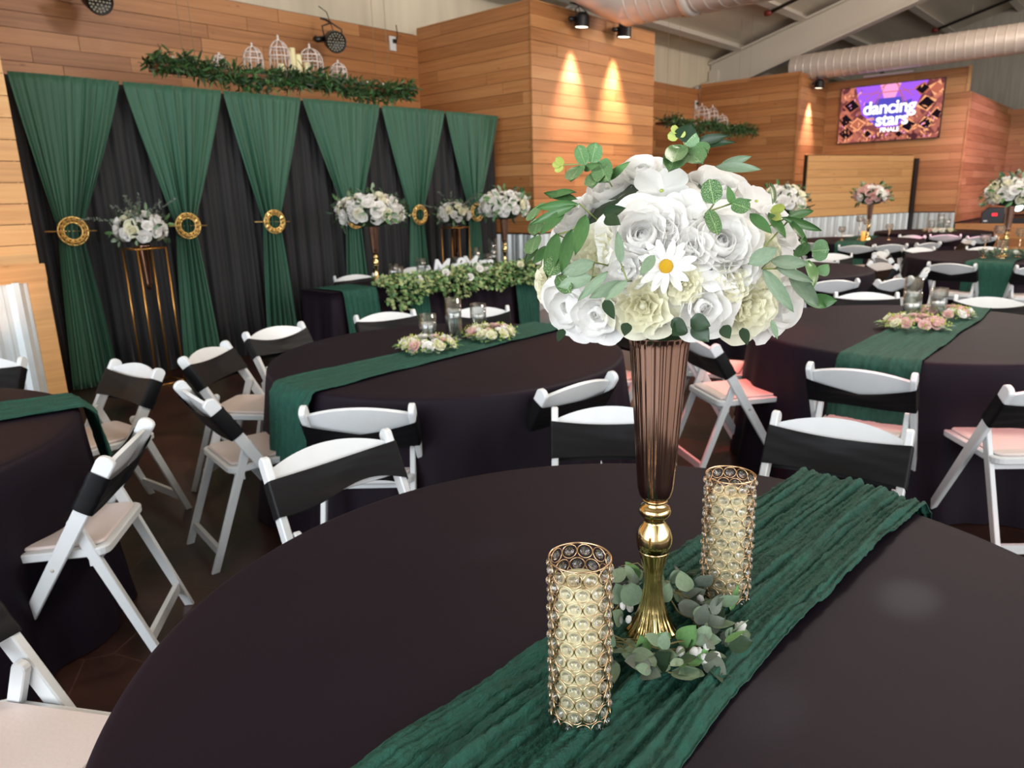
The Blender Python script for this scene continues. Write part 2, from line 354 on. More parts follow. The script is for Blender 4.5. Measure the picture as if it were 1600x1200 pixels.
def copy_tree(o, parent=None):
    c = o.copy(); col.objects.link(c); c.parent = parent
    for ch in o.children: copy_tree(ch, c)
    return c

# ================================================================ the room
YB, YW, XS = 6.45, 8.65, 7.68       # front of the boxed-out walls, recessed wall, side wall
fl = MB().box((8, 0, -0.05), (42, 30, 0.1)).build('floor', 'floor'); struct(fl); tag(fl, 'polished dark brown stained concrete floor under the tables', 'floor')

plank_me = MB().box((0, 0, 0), (1, 1, 1)).mesh('plank', 'cedar')
plank_pine = MB().box((0, 0, 0), (1, 1, 1)).mesh('plank', 'pine')
PH = 0.152
def plank_wall(name, label, axis, const, a0, a1, z0, z1, sgn, back0=0.0, back1=None, pm=plank_me, seed=1, thick=0.12, extra_top=0, zb=None):
    """axis 'x': wall runs along x at y=const, faces sgn*y; axis 'y': runs along y at x=const, faces sgn*x"""
    r = random.Random(seed); zt = back1 if back1 is not None else z1
    mid = (a0+a1)/2; L = a1-a0-0.08; zc = (back0+zt)/2
    mb = MB()
    if axis == 'x': mb.box((mid, const-sgn*(thick/2+0.02), zc), (L, thick, zt-back0))
    else: mb.box((const-sgn*(thick/2+0.02), mid, zc), (thick, L, zt-back0))
    wl = mb.build(name, 'joint'); struct(wl); tag(wl, label, 'wall')
    z = z0; row = 0
    while z < z1-0.02:
        h = min(PH, z1-z); a = a0 - r.uniform(0, 1.2)
        while a < a1:
            l = r.choice((0.9, 1.4, 1.9, 2.4, 3.0)) * r.uniform(0.85, 1.1); b = a+l
            s, e = max(a, a0), min(b, a1)
            if a1-e < 0.15: e = a1
            if e-s > 0.05:
                p = 0.018 + r.uniform(0, 0.006)
                if axis == 'x': ob('plank', pm, wl, ((s+e)/2, const-sgn*(0.02-p/2)+0, z+h/2), None, (e-s-0.004, p, h-0.005))
                else: ob('plank', pm, wl, (const-sgn*(0.02-p/2), (s+e)/2, z+h/2), None, (p, e-s-0.004, h-0.005))
            a = b if e < a1 else a1+1
        z += h; row += 1
    return wl
def corrugated(parent, axis, const, a0, a1, z0, z1, sgn, sheet=0.9, pitch=0.2, name='metal_sheet', M=None):
    a = a0
    while a < a1-0.02:
        e = min(a+sheet, a1); prof = []; x = a
        while x < e-1e-4:
            for dx, d in ((0, 0), (0.035, 0.028), (0.075, 0.028), (0.11, 0), (0.145, 0), (0.15, 0.006), (0.165, 0.006), (0.17, 0)):
                if x+dx <= e: prof.append((x+dx, d))
            x += pitch
        prof.append((e, 0)); mb = MB(); v = []; f = []
        for (t, d) in prof:
            for z in (z0, z1):
                q = const+sgn*(0.004+d)
                v.append((t, q, z) if axis == 'x' else (q, t, z))
        for i in range(len(prof)-1): f.append((2*i, 2*i+2, 2*i+3, 2*i+1))
        mb.add(v, f); o = mb.build(name, 'corrugated', parent)
        solidify(o, 0.002)
        a = e
def trim(parent, c, d, name='trim_board', mat='cedar'):
    return ob(name, plank_pine if mat == 'pine' else plank_me, parent, c, None, d)

wl = plank_wall('wall_left', 'uplit cedar plank wall over corrugated metal at the far left', 'x', YB, -1.6, 1.745, 1.14, 3.97, -1, seed=3, pm=plank_pine)  # paler planks hold part of the uplight's brightness in their colour
corrugated(wl, 'x', YB, -1.6, 1.635, 0.0, 1.02, -1)
trim(wl, (0.08, YB-0.012, 1.08), (3.38, 0.035, 0.135), mat='pine'); trim(wl, (1.70, YB-0.012, 0.52), (0.13, 0.035, 1.0), mat='pine')
ret = MB().box((1.69, (YB+YW)/2+0.05, 1.99), (0.08, YW-YB, 3.97)).build('wall_left_return', 'pine'); struct(ret); tag(ret, 'short return wall behind the left edge of the black drape', 'wall')
plank_wall('wall_back', 'recessed cedar plank wall above the green drapes', 'x', YW, 1.75, XS, 2.2, 3.88, -1, seed=5)
ws = plank_wall('wall_side', 'cedar plank return wall right of the drapes with metal wainscot', 'y', XS, YB, YW, 1.06, 3.97, -1, seed=7)
corrugated(ws, 'y', XS, YB+0.02, YW-0.3, 0.0, 1.04, -1, pitch=0.21)
wf = plank_wall('wall_box', 'boxed-out cedar plank wall lit by two spotlights', 'x', YB, XS-0.018, 10.67, 1.06, 3.97, -1, seed=9)
corrugated(wf, 'x', YB, XS, 10.67, 0, 1.04, -1)
r2 = MB().box((10.6, (YB+YW)/2+0.05, 1.98), (0.1, YW-YB, 3.97)).build('wall_box_return', 'joint'); struct(r2); tag(r2, 'hidden far return of the spotlit cedar box wall', 'wall')
wa = plank_wall('wall_alcove', 'cedar plank wall deep in the second alcove', 'x', YW, 10.67, 16.36, 1.0, 3.85, -1, seed=11)
wb = plank_wall('wall_alcove_side', 'dark cedar plank side wall of the second alcove', 'y', 16.38, 6.31, YW, 1.0, 3.97, -1, seed=13)
corrugated(wa, 'x', YW, 10.7, 16.36, 0, 0.99, -1); corrugated(wb, 'y', 16.38, 6.36, YW, 0, 0.99, -1)
wp = plank_wall('wall_pillar', 'narrow cedar plank pillar washed by one warm spotlight', 'x', 6.33, 16.36, 18.0, 0.2, 3.95, -1, seed=15)
wt = plank_wall('wall_screen', 'cedar plank wall carrying the large screen', 'y', 18.0, 3.425, 6.33, 1.0, 3.39, -1, seed=17)
wt2 = plank_wall('wall_screen_top', 'raised cedar planks above the large screen', 'y', 18.0, 3.54, 6.33, 3.39, 3.88, -1, seed=18, back0=3.39)
corrugated(wt, 'y', 18.0, 3.46, 4.4, 0, 0.98, -1, pitch=0.2)
trim(wt2, (17.985, 3.50, 3.64), (0.05, 0.06, 0.5), 'corner_trim', 'pine')
plank_wall('wall_stage_side', 'cedar plank stage wall glowing pink beside the large screen', 'x', 3.44, 17.985, 23.0, 0.78, 3.39, -1, seed=19)
plank_wall('wall_stage_back', 'cedar plank wall at the back of the stage', 'y', 23.0, -5.0, 3.44, 0.78, 3.36, -1, seed=21)
# upper building shell
u1 = MB().box((9.5, 8.95, 3.2), (32, 0.12, 4.0)).build('wall_upper', 'whitewall'); struct(u1); tag(u1, 'cream insulated building wall above the cedar planks', 'wall')
u2 = MB().box((24.5, 0.0, 4.4), (0.12, 20, 8.8)).build('wall_far', 'foamgrey'); struct(u2); tag(u2, 'grey streaked insulated wall above the stage', 'wall')
# roof slope with purlins, rafters
SL, YE, ZE = 0.28, 8.9, 4.72
def roof_z(y): return ZE+SL*(YE-y)
rf = MB().add([(-7, YE, ZE), (26, YE, ZE), (26, -4, roof_z(-4)), (-7, -4, roof_z(-4)), (26, -12, roof_z(4)), (-7, -12, roof_z(4))], [(0, 1, 2, 3), (3, 2, 4, 5)]).build('ceiling', 'ceilwhite')
struct(rf); tag(rf, 'sloped white insulated roof lining', 'ceiling'); solidify(rf, 0.06, 1)
pm = MB().box((0, 0, -0.1), (33, 0.07, 0.2)).box((0, -0.05, -0.2), (33, 0.16, 0.02)).mesh('purlin', 'steelwhite')
for i in range(9):
    y = 8.2-i*1.45
    if y > -4: ob('purlin', pm, rf, (9.5, y, roof_z(y)-0.02), (-math.atan(SL), 0, 0))
def rafter(x, label):
    mb = MB(); pts = []
    for y in (8.85, -4): pts.append((y, roof_z(y)-0.22))
    for dz, wd, th in ((0, 0.24, 0.03), (-0.62, 0.24, 0.03)):
        mb.bar((x, pts[0][0], pts[0][1]+dz-(0.1 if dz else 0)), (x, pts[1][0], pts[1][1]+dz+(0.1 if dz else 0)), wd, th)
    mb.add([(x, pts[0][0], pts[0][1]), (x, pts[1][0], pts[1][1]), (x, pts[1][0], pts[1][1]-0.55), (x, pts[0][0], pts[0][1]-0.7)], [(0, 1, 2, 3)])
    r = thing('steel_rafter', label, 'beam', (0, 0, 0)); b = mb.build('beam', 'steelwhite', r); solidify(b, 0.02)
    MB().bar((x, 8.74, 3.6), (x, 8.74, roof_z(8.78)-0.4), 0.24, 0.2, (1, 0, 0)).build('column', 'steelwhite', r)
    MB().bar((x, 8.7, 4.15), (x-0.9, 8.75, 3.9), 0.06, 0.06).build('brace', 'steelwhite', r)
rafter(17.25, 'big white tapered steel rafter crossing above the alcove')
rafter(10.95, 'white steel rafter above the spotlit box wall')
# sprinkler pipes follow the slope
for x, y0, lab in ((15.5, 6.75, 'black sprinkler pipe left of the big rafter'), (18.8, 6.75, 'black sprinkler pipe right of the big rafter'), (22.5, 5.3, 'black sprinkler pipe above the end of the large duct')):
    t = thing('sprinkler_pipe', lab, 'pipe', (0, 0, 0), 0, 'sprinkler pipes')
    MB().tube([(x, y0, roof_z(y0)-0.30), (x, -3.5, roof_z(-3.5)-0.30)], 0.035, 8).build('pipe', 'pipeblack', t)
    MB().lathe([(0.05, -0.06), (0.055, 0), (0.04, 0.08)], 10, M=Matrix.Translation((x, y0, roof_z(y0)-0.30)) @ Matrix.Rotation(pi/2, 4, 'X')).build('elbow', 'redmetal', t)
    for k in range(4):
        y = y0-0.8-k*1.9; MB().tube([(x, y, roof_z(y)-0.02), (x, y, roof_z(y)-0.31)], 0.008, 5).build('hanger', 'steelwhite', t)
# ducts
def duct(x, z, r, y0, y1, step, label):
    prof = []; n = int(abs(y1-y0)/step)
    for i in range(n):
        a = i*step; prof += [(r, a), (r, a+step-0.03), (r+0.007, a+step-0.02), (r+0.007, a+step-0.01), (r, a+step)]
    t = thing('air_duct', label, 'duct', (x, y0, z))
    MB().lathe(prof, 72, M=Matrix.Rotation(pi/2, 4, 'X'), smooth=False).build('duct_tube', 'duct', t)
    return t
d1 = duct(9.0, 4.10, 0.36, 5.9, -3.5, 0.18, 'fat silver white ventilation duct at the top centre above the spotlights')
MB().lathe([(0.36, 0), (0.40, 0.02), (0.40, 0.10), (0.36, 0.12)], 36, M=Matrix.Translation((0, -0.9, 0)) @ Matrix.Rotation(pi/2, 4, 'X')).build('joint_collar', 'duct', d1)
MB().tube([(0, -0.3, 0), (-0.06, 0.02, 0.03), (-0.4, 0.13, 0.12), (-1.0, 0.15, 0.25)], 0.355, 24).build('elbow', 'duct', d1)
d2 = duct(17.0, 4.12, 0.265, 6.75, -3.5, 0.16, 'long pale ribbed ventilation duct above the large screen')
for lab, x, y0, y1, z, in (('white hanging strip lamp under the top centre duct', 9.2, 5.15, 3.9, 3.77), ('white strip lamp hanging in front of the cedar wall above the large screen', 17.35, 5.35, 4.4, 3.83)):
    t = thing('strip_lamp', lab, 'lamp', (x, (y0+y1)/2, z), 0, 'strip lamps')
    MB().box((0, 0, 0), (0.09, abs(y1-y0), 0.03)).build('housing', 'steelwhite', t)
    MB().box((0, 0.12, 0.025), (0.05, 0.08, 0.03)).tube([(0, 0.12, 0.03), (0, 0.12, 0.18)], 0.006, 5).build('clip', 'blackmetal', t)
# door leaf swung out beside the screen wall
L0, R0 = Vector((14.8, 5.45, 0)), Vector((17.72, 4.29, 0)); dd = (R0-L0); dl = dd.length; ang = atan2(dd.y, dd.x)
dr = bpy.data.objects.new('door_1', None); col.objects.link(dr); dr.location = L0; dr.rotation_euler = (0, 0, ang); struct(dr); tag(dr, 'wide pale pine barn door with corrugated metal foot left of the black post', 'door')
MB().box((dl/2, 0.07, 1.1), (dl, 0.08, 2.18)).build('door_core', 'joint', dr)
z = 1.0; rr = random.Random(4)
while z < 2.16:
    a = 0; h = min(PH, 2.18-z)
    while a < dl:
        l = rr.uniform(1.2, 2.6); e = min(a+l, dl)
        if dl-e < 0.2: e = dl
        ob('plank', plank_pine, dr, ((a+e)/2, 0.02, z+h/2), None, (e-a-0.004, 0.02, h-0.005)); a = e
    z += h
corrugated(dr, 'x', 0.028, 0.0, dl, 0.0, 0.99, -1, sheet=1.05, pitch=0.2)
MB().box((dl+0.06, 0.03, 1.06), (0.11, 0.14, 2.12)).build('edge_post', 'blackmetal', dr)
# stage
st = thing('stage', 'low wooden plank stage front below the pink wall', 'stage', (18.0, 0, 0))
MB().box((2.5, -0.8, 0.37), (5.0, 8.5, 0.74)).build('deck', 'blackmetal', st)
for i in range(5):
    for j, (y0, y1) in enumerate(((-5, -1.9), (-1.9, 0.4), (0.4, 3.43))):
        ob('plank', plank_me, st, (-0.012, (y0+y1)/2, 0.075+i*PH), None, (0.022, y1-y0-0.004, PH-0.005))

# ================================================================ drapes
bd = MB()
def bfold(x): return 0.028*sin(x*38+1.6*sin(x*5.3))+0.015*sin(x*83+2*sin(x*3.1))
bd.grid(lambda u, v: (1.86+u*5.72, 7.06+bfold(u*5.7)*(0.35+0.65*min(1, v*1.6)), 2.59*(1-v)+0.005), 460, 6)
o = bd.build('backdrop_curtain', 'blackdrape'); tag(o, 'long pleated black drape behind the green drapes', 'curtain'); solidify(o, 0.003)
tops = [1.90, 2.75, 3.67, 4.53, 5.58, 6.58, 7.56]; ros = [2.157, 3.138, 4.041, 5.054, 6.02, 7.02]
names = ['leftmost', 'second from the left', 'third from the left', 'fourth from the left, behind the white bouquet', 'fifth from the left', 'rightmost']
def ring_mesh():
    mb = MB(); n = 14
    for i in range(n):
        a = 2*pi*i/n; Mx = Matrix.Rotation(a, 4, 'Y') @ Matrix.Translation((0.093, 0, 0))
        mb.add([(-0.026, -0.012, 0), (0, -0.02, 0.024), (0.03, -0.012, 0), (0, -0.02, -0.024), (0.003, -0.034, 0), (0, 0.006, 0)],
               [(0, 1, 4), (1, 2, 4), (2, 3, 4), (3, 0, 4), (1, 0, 5), (2, 1, 5), (3, 2, 5), (0, 3, 5)], 0, False, Mx)
    for r in (0.072, 0.116): mb.tube([(r*cos(2*pi*i/36), -0.008, r*sin(2*pi*i/36)) for i in range(36)], 0.007, 6, closed=True)
    return mb.mesh('ring', 'goldsatin')
rmesh = ring_mesh()
pin_me = MB().tube([(-0.2, 0.03, 0.006), (0.2, 0.036, -0.006)], 0.005, 6).mesh('pin', 'goldsatin')
for k in range(6):
    a, b, c = tops[k]+0.008, tops[k+1]-0.008, ros[k]; zr = 1.365; ph = k*1.7
    def fn(u, v, a=a, b=b, c=c, ph=ph):
        z = 2.60*(1-v)+0.004; q = 2*u-1
        topc, topw = (a+b)/2, (b-a)/2
        if z > zr:
            t = max(0, (2.60-z)/(2.60-zr)); e = t**1.12
            cc = topc*(1-e)+c*e; hw = topw*(1-e)+0.088*e; amp = 0.012+0.02*t
        else:
            t = (zr-z)/zr; cc = c+0.0*t; hw = 0.088+0.11*t**0.8; amp = 0.03-0.006*t
        fold = amp*(0.8*sin(11*pi*u+ph+0.8*sin(5*u+ph))+0.6*sin(23*pi*u+2*ph+sin(7*u))+0.3*sin(41*pi*u+ph))*(0.65+0.35*sin(3*q+ph))
        return (cc+hw*q+0.004*sin(23*u+ph), 6.965-0.03*cos(q*1.4)+fold, z)
    o = MB().grid(fn, 140, 36).build('drape_panel', 'greendrape')
    tag(o, 'green drape gathered by a gold ring, %s' % names[k], 'curtain', 'green drape panels'); solidify(o, 0.002)
    t = thing('curtain_ring', 'gold ring with pin holding the green drape, %s' % names[k], 'curtain ring', (c, 6.905, zr), 0, 'gold curtain rings')
    ob('ring', rmesh, t); ob('pin', pin_me, t)

# ================================================================ tables and runners
TABLES = dict(A=(1.01, 0.59), B=(2.56, 2.77), C=(0.02, 3.45), D=(4.58, 0.99), E=(7.4, 2.98), F=(9.75, 1.4), G=(12.1, 3.6), H=(14.7, 3.15))
TL = dict(A='large round table in the foreground under a black cloth', B='round black table in front of the head table', C='round black table cut off at the left edge',
          D='round black table with pink flower rings at the right', E='round black table behind the white bouquet', F='round black table with tall bouquet at the right edge',
          G='far round black table with the small pink bouquet', H='farthest round black table before the door and stage')
RT, ZT = 0.925, 0.76
def cloth(name_seed, R, n=180):
    r = random.Random(name_seed); ks = [(r.randint(9, 13), r.uniform(0, 6)), (r.randint(17, 23), r.uniform(0, 6)), (r.randint(29, 37), r.uniform(0, 6))]
    mb = MB(); levels = []
    for q in (0.0001, 0.25, 0.5, 0.75, 0.93, 0.975): levels.append((R*q, ZT, 0))
    for i in range(1, 5): t = i/4*pi/2; levels.append((R-0.022+0.022*sin(t), ZT-0.022+0.022*cos(t), 0))
    for i in range(1, 15): t = i/14; levels.append((R+0.003+0.075*t**1.2, (ZT-0.022)*(1-t)+0.004, t))
    def f(u, v):
        L = levels[min(int(round(v*(len(levels)-1))), len(levels)-1)]; a = 2*pi*u
        am = L[2]**0.9
        d = am*(0.022*sin(ks[0][0]*a+ks[0][1]+0.6*sin(3*a))+0.02*sin(ks[1][0]*a+ks[1][1])+0.010*sin(ks[2][0]*a+ks[2][1]))
        rr = L[0]+d
        return (rr*cos(a), rr*sin(a), L[1])
    mb.grid(f, n, len(levels)-1, wrap=True)
    return mb.mesh('tablecloth', 'tablecloth')
top_me = MB().lathe([(0.0, 0.725), (0.9, 0.725), (0.905, 0.73), (0.905, 0.75), (0.9, 0.755), (0, 0.755)], 48).mesh('table_top', 'darkwood')
tleg_me = MB().tube([(0, 0, 0), (0, 0, 0.725)], 0.018, 8).mesh('leg', 'blackmetal')
for i, k in enumerate(TABLES):
    x, y = TABLES[k]; t = thing('round_table', TL[k], 'table', (x, y, 0), 0.3*i, 'round banquet tables')
    ob('tablecloth', cloth(20+i, RT, 240 if k in 'AB' else 160), t); ob('table_top', top_me, t)
    for q in range(4): ob('leg', tleg_me, t, (0.5*cos(q*pi/2), 0.5*sin(q*pi/2), 0))
def runner(key, ang, width, off, label, nu=150, nv=40, drop=0.42, half=1.5, seed=0, amp=1.0, rc=None):
    cx, cy = TABLES[key]; R = RT+0.006; r = random.Random(seed)
    fs = [(r.uniform(5, 9), r.uniform(0, 6), 0.0022), (r.uniform(14, 19), r.uniform(0, 6), 0.0012), (r.uniform(28, 36), r.uniform(0, 6), 0.0008)]
    wob = [r.uniform(0, 6) for _ in range(4)]
    def f(u, v):
        s = -half+2*half*u; q = v-0.5
        wd = width*(1+0.06*sin(s*3.1+wob[0])+0.03*sin(s*7.7+wob[1])); t = off+q*wd+0.012*sin(s*2.3+wob[2])
        fray = 0.005*noise.noise(Vector((s*30, v*3, seed))) if v in (0, 1) else 0
        t += fray
        h = sum(a*(1+sin(k*(q*4)+p+1.3*sin(s*2.2+p)+0.5*sin(s*5+k))) for k, p, a in fs)*amp
        h += 0.007*amp*(1-abs(noise.noise(Vector((s*2.2+0.3*sin(q*9), q*width*95, seed)))))**3+0.004*amp*noise.noise(Vector((s*7, q*width*60, seed+5)))+0.002*amp*noise.noise(Vector((s*60, q*width*120, seed)))
        lim = sqrt(max(0.01, R*R-t*t)); e = abs(s)-lim; sg = 1 if s > 0 else -1
        z0 = ZT+0.003
        if e <= 0: px, pz, nx, nz = s, z0+h, 0, 1
        else:
            arc = 0.025*pi/2
            if e < arc:
                a = e/0.025; px, pz = sg*(lim-0.0+0.025*sin(a)), z0-0.025*(1-cos(a)); nx, nz = sg*sin(a), cos(a)
                px += nx*h; pz += nz*h
            else:
                d = min(e-arc, drop); px, pz = sg*(lim+0.034+0.13*d+h*1.6), z0-0.025-d
        ca, sa = cos(ang), sin(ang)
        return (cx+ca*px-sa*t, cy+sa*px+ca*t, pz)
    o = MB().grid(f, nu, nv).build('table_runner', 'gauze'); tag(o, label, 'table runner', 'green gauze table runners'); solidify(o, 0.0015)
    return o
runner('A', radians(-2.5), 0.33, -0.035, 'crinkled green gauze runner across the foreground table', 420, 110, seed=1, amp=2.3)
runner('B', radians(2), 0.30, 0.02, 'green gauze runner on the table before the head table', 200, 50, seed=2)
runner('C', radians(-12), 0.30, 0.08, 'green gauze runner on the table at the left edge', 160, 44, seed=3)
runner('D', radians(1), 0.36, -0.04, 'green gauze runner under the pink flower rings', 200, 50, seed=4)
runner('F', radians(0), 0.42, -0.06, 'green gauze runner hanging from the table at the right edge', 140, 40, seed=5)
runner('G', radians(10), 0.4, 0.0, 'green gauze runner on the far table with the pink bouquet', 120, 30, seed=6)
# head table
HX0, HX1, HY0, HY1 = 3.70, 6.58, 5.48, 5.98
ht = thing('head_table', 'long black head table in front of the drapes', 'table', ((HX0+HX1)/2, (HY0+HY1)/2, 0))
def rectcloth(u, v):
    L, W = (HX1-HX0)/2, (HY1-HY0)/2; P = 4*(L+W); s = u*P
    if s < 2*L: x, y, nx, ny = -L+s, -W, 0, -1
    elif s < 2*L+2*W: x, y, nx, ny = L, -W+(s-2*L), 1, 0
    elif s < 4*L+2*W: x, y, nx, ny = L-(s-2*L-2*W), W, 0, 1
    else: x, y, nx, ny = -L, W-(s-4*L-2*W), -1, 0
    d = max(0, v-0.1)/0.9; b = d*(0.05+0.025*sin(s*17)+0.015*sin(s*41))
    return (x+nx*b, y+ny*b, ZT-(0.0 if v < 0.05 else d*(ZT-0.006)))
mb = MB().grid(rectcloth, 260, 10, wrap=True); mb.add([(-(HX1-HX0)/2, -(HY1-HY0)/2, ZT), ((HX1-HX0)/2, -(HY1-HY0)/2, ZT), ((HX1-HX0)/2, (HY1-HY0)/2, ZT), (-(HX1-HX0)/2, (HY1-HY0)/2, ZT)], [(0, 1, 2, 3)])
mb.build('tablecloth', 'tablecloth', ht)
MB().box((0, 0, 0.735), (HX1-HX0-0.02, HY1-HY0-0.02, 0.03)).build('table_top', 'darkwood', ht)
def hrunner(x0, x1, label, seed):
    r = random.Random(seed); a1, a2 = r.uniform(0, 6), r.uniform(0, 6)
    pts = [(HY1-0.05, ZT+0.004), (HY0+0.02, ZT+0.004), (HY0-0.012, ZT-0.006), (HY0-0.03, ZT-0.05), (HY0-0.075, 0.35), (HY0-0.11, 0.02)]
    def f(u, v):
        q = v*(len(pts)-1); i = min(int(q), len(pts)-2); t = q-i
        y = pts[i][0]*(1-t)+pts[i+1][0]*t; z = pts[i][1]*(1-t)+pts[i+1][1]*t
        h = 0.006*sin(u*40+a1+v*3)+0.004*sin(u*90+a2)
        return (x0+(x1-x0)*u, y-(h if v > 0.4 else 0)-0.006, z+(h*0.5+0.004 if v < 0.4 else 0))
    o = MB().grid(f, 60, 40).build('table_runner', 'gauze'); tag(o, label, 'table runner', 'green gauze runners on the head table'); solidify(o, 0.0015)
hrunner(3.80, 4.18, 'green gauze runner hanging down the left end of the head table', 1)
hrunner(6.1, 6.46, 'green gauze runner hanging down the right end of the head table', 2)
hrunner(4.55, 4.8, 'green gauze runner half hidden by the head table garland', 3)

# ================================================================ folding chairs
T_ = Vector((0, -0.245, 0.775)); d_ = Vector((0, -0.47, 0.775)).normalized(); n_ = Vector((0, -0.855, -0.519)).normalized()
def P(x, s, o=0): q = T_-d_*s+n_*o; return (x, q.y, q.z)
def post_mesh():
    L = (Vector((0, -0.245, 0.775))-Vector((0, 0.225, 0))).length; hw = 0.026; poly = []
    for i in range(9):
        a = pi*i/8; q = T_+d_*(0.022*sin(a)-0.022)+n_*(-hw*cos(a)*1.12); poly.append((q.y, q.z))
    q = T_-d_*0.16+n_*hw; poly.append((q.y, q.z))
    q = T_-d_*L+n_*(hw-0.006); poly.append((q.y, max(0.0, q.z))); q = T_-d_*L-n_*(hw-0.006); poly.append((q.y, max(0.0, q.z)))
    q = T_-d_*0.16-n_*hw; poly.append((q.y, q.z))
    return MB().prism(poly, -0.0125, 0.0125, 0.004).mesh('back_post', 'resin')
def rear_mesh():
    a = Vector((0, -0.085, 0.565)); b = Vector((0, -0.295, 0)); d = (a-b).normalized(); n = Vector((0, d.z, -d.y)); hw = 0.019; poly = []
    for i in range(7):
        t = pi*i/6; q = a+d*(0.019*sin(t)-0.019)-n*(hw*cos(t)); poly.append((q.y, q.z))
    q = b+n*hw*0.9; poly.append((q.y, 0)); q = b-n*hw*0.9; poly.append((q.y, 0))
    mb = MB().prism(poly, -0.011, 0.011, 0.003)
    return mb.mesh('rear_leg', 'resin')
def panel_mesh():
    mb = MB(); nx = 20; vs = []
    for side in (-1, 1):
        for j in range(5):
            for i in range(nx+1):
                q = -1+2*i/nx; x = q*0.203; top = 0.045-0.05*(1-q*q); s = top+(0.165-top)*j/4
                vs.append(P(x, s, 0.016*(1-q*q)+side*0.007))
    W = nx+1; f = []; K = 5*W
    for j in range(4):
        for i in range(nx):
            a = j*W+i; f.append((a, a+W, a+W+1, a+1)); f.append((K+a, K+a+1, K+a+W+1, K+a+W))
    for i in range(nx): f.append((i, i+1, K+i+1, K+i)); b = 4*W+i; f.append((b+1, b, K+b, K+b+1))
    mb.add(vs, f, 0, False); return mb.mesh('back_panel', 'resin')
def sash_mesh(kind):
    mb = MB(); n = 60
    def f(u, v):
        if u < 0.5: q = 4*u-1; side = -1
        else: q = 1-4*(u-0.5); side = 1
        q = sin(q*pi/2)
        e = min(1, (1-abs(q))/0.025); o = side*0.0335*sqrt(max(0, 1-(1-e)**2)); x = q*0.232
        if kind == 0: top, bot = 0.062+0.012*(1-q*q), 0.205-0.012*(1-q*q)
        elif kind == 1: top, bot = 0.06+0.055*(1-abs(q))**0.8, 0.205-0.01*(1-q*q)
        elif kind == 2: top, bot = 0.055+0.03*(q+1)/2, 0.20+0.02*sin(3*q)-0.03*(1-q*q)
        else: top, bot = 0.055+0.04*(1-q*q), 0.19-0.01*q
        s = top+(bot-top)*v
        o *= 1-0.35*sin(pi*v)*(1-abs(q))**2
        return P(x, s, o+0.012*(1-q*q)+0.0015*sin(18*v+5*q))
    mb.grid(f, n, 8, wrap=True)
    return mb.mesh('sash', 'spandex')
def rrect(x0, x1, y0, y1, r, n=4):
    out = []
    for cx, cy, a0 in ((x1-r, y1-r, 0), (x0+r, y1-r, pi/2), (x0+r, y0+r, pi), (x1-r, y0+r, 3*pi/2)):
        for i in range(n+1): a = a0+pi/2*i/n; out.append((cx+r*cos(a), cy+r*sin(a)))
    return out
def slab(poly, z0, z1, b, mb):
    n = len(poly); cx = sum(p[0] for p in poly)/n; cy = sum(p[1] for p in poly)/n
    def ins(p): v = Vector((p[0]-cx, p[1]-cy)); return (cx+v.x*(1-b/0.2), cy+v.y*(1-b/0.2))
    I = [ins(p) for p in poly]
    v = [(*p, z0) for p in I]+[(*p, z0+b) for p in poly]+[(*p, z1-b) for p in poly]+[(*p, z1) for p in I]
    f = [tuple(range(n-1, -1, -1)), tuple(range(3*n, 4*n))]
    for k in range(3):
        for i in range(n): f.append((k*n+i, k*n+(i+1) % n, (k+1)*n+(i+1) % n, (k+1)*n+i))
    mb.add(v, f)
mb = MB(); slab(rrect(-0.196, 0.196, -0.185, 0.225, 0.04), 0.425, 0.455, 0.004, mb); seat_me = mb.mesh('seat_frame', 'resin')
mb = MB(); slab(rrect(-0.172, 0.172, -0.165, 0.20, 0.03), 0.4555, 0.468, 0.005, mb); pad_me = mb.mesh('seat_pad', 'vinyl')
post_me, rear_me, panel_me = post_mesh(), rear_mesh(), panel_mesh(); sash = [sash_mesh(i) for i in range(4)]
str_f = MB().box((0, 0.165, 0.10), (0.40, 0.018, 0.035)).mesh('stretcher', 'resin'); str_r = MB().box((0, -0.262, 0.085), (0.35, 0.018, 0.04)).mesh('stretcher', 'resin')
bar_me = MB().box((0, -0.13, 0.415), (0.38, 0.02, 0.05)).mesh('seat_rail', 'resin'); bolt_me = MB().lathe([(0.0, -0.003), (0.007, -0.002), (0.007, 0.0)], 10, M=Matrix.Rotation(pi/2, 4, 'Y')).mesh('bolt', 'steelwhite')
def chair(ex, ey, deg, label, sk=0, full=True, group='white folding chairs with black sashes'):
    """ex,ey: point midway between the tops of the back posts; deg: facing direction"""
    a = radians(deg); c = (ex+0.245*cos(a), ey+0.245*sin(a), 0)
    t = thing('folding_chair', label, 'chair', c, a-pi/2, group)
    for s in (-1, 1):
        ob('back_post', post_me, t, (s*0.214, 0, 0))
        ob('rear_leg', rear_me, t, (s*0.186, 0, 0))
        if full: ob('bolt', bolt_me, t, (s*0.2265, -0.02, 0.405), None, (s, 1, 1)); ob('bolt', bolt_me, t, (s*0.198, -0.095, 0.53), None, (s, 1, 1))
    ob('seat_frame', seat_me, t); ob('seat_pad', pad_me, t); ob('back_panel', panel_me, t); ob('sash', sash[sk], t)
    ob('stretcher', str_f, t); ob('stretcher', str_r, t); ob('seat_rail', bar_me, t)
    return t
# foreground table
chair(1.27, 1.99, 260, 'white folding chair drawn up at the far left of the foreground table', 2)
chair(2.18, 1.47, 218, 'white folding chair half hidden behind the tall gold vase, facing the foreground table', 0)
chair(2.52, 0.75, 187, 'white folding chair facing the foreground runner at the far right of the foreground table', 0)
chair(0.06, 1.83, -60, 'white folding chair cut off at the lower left corner', 0)
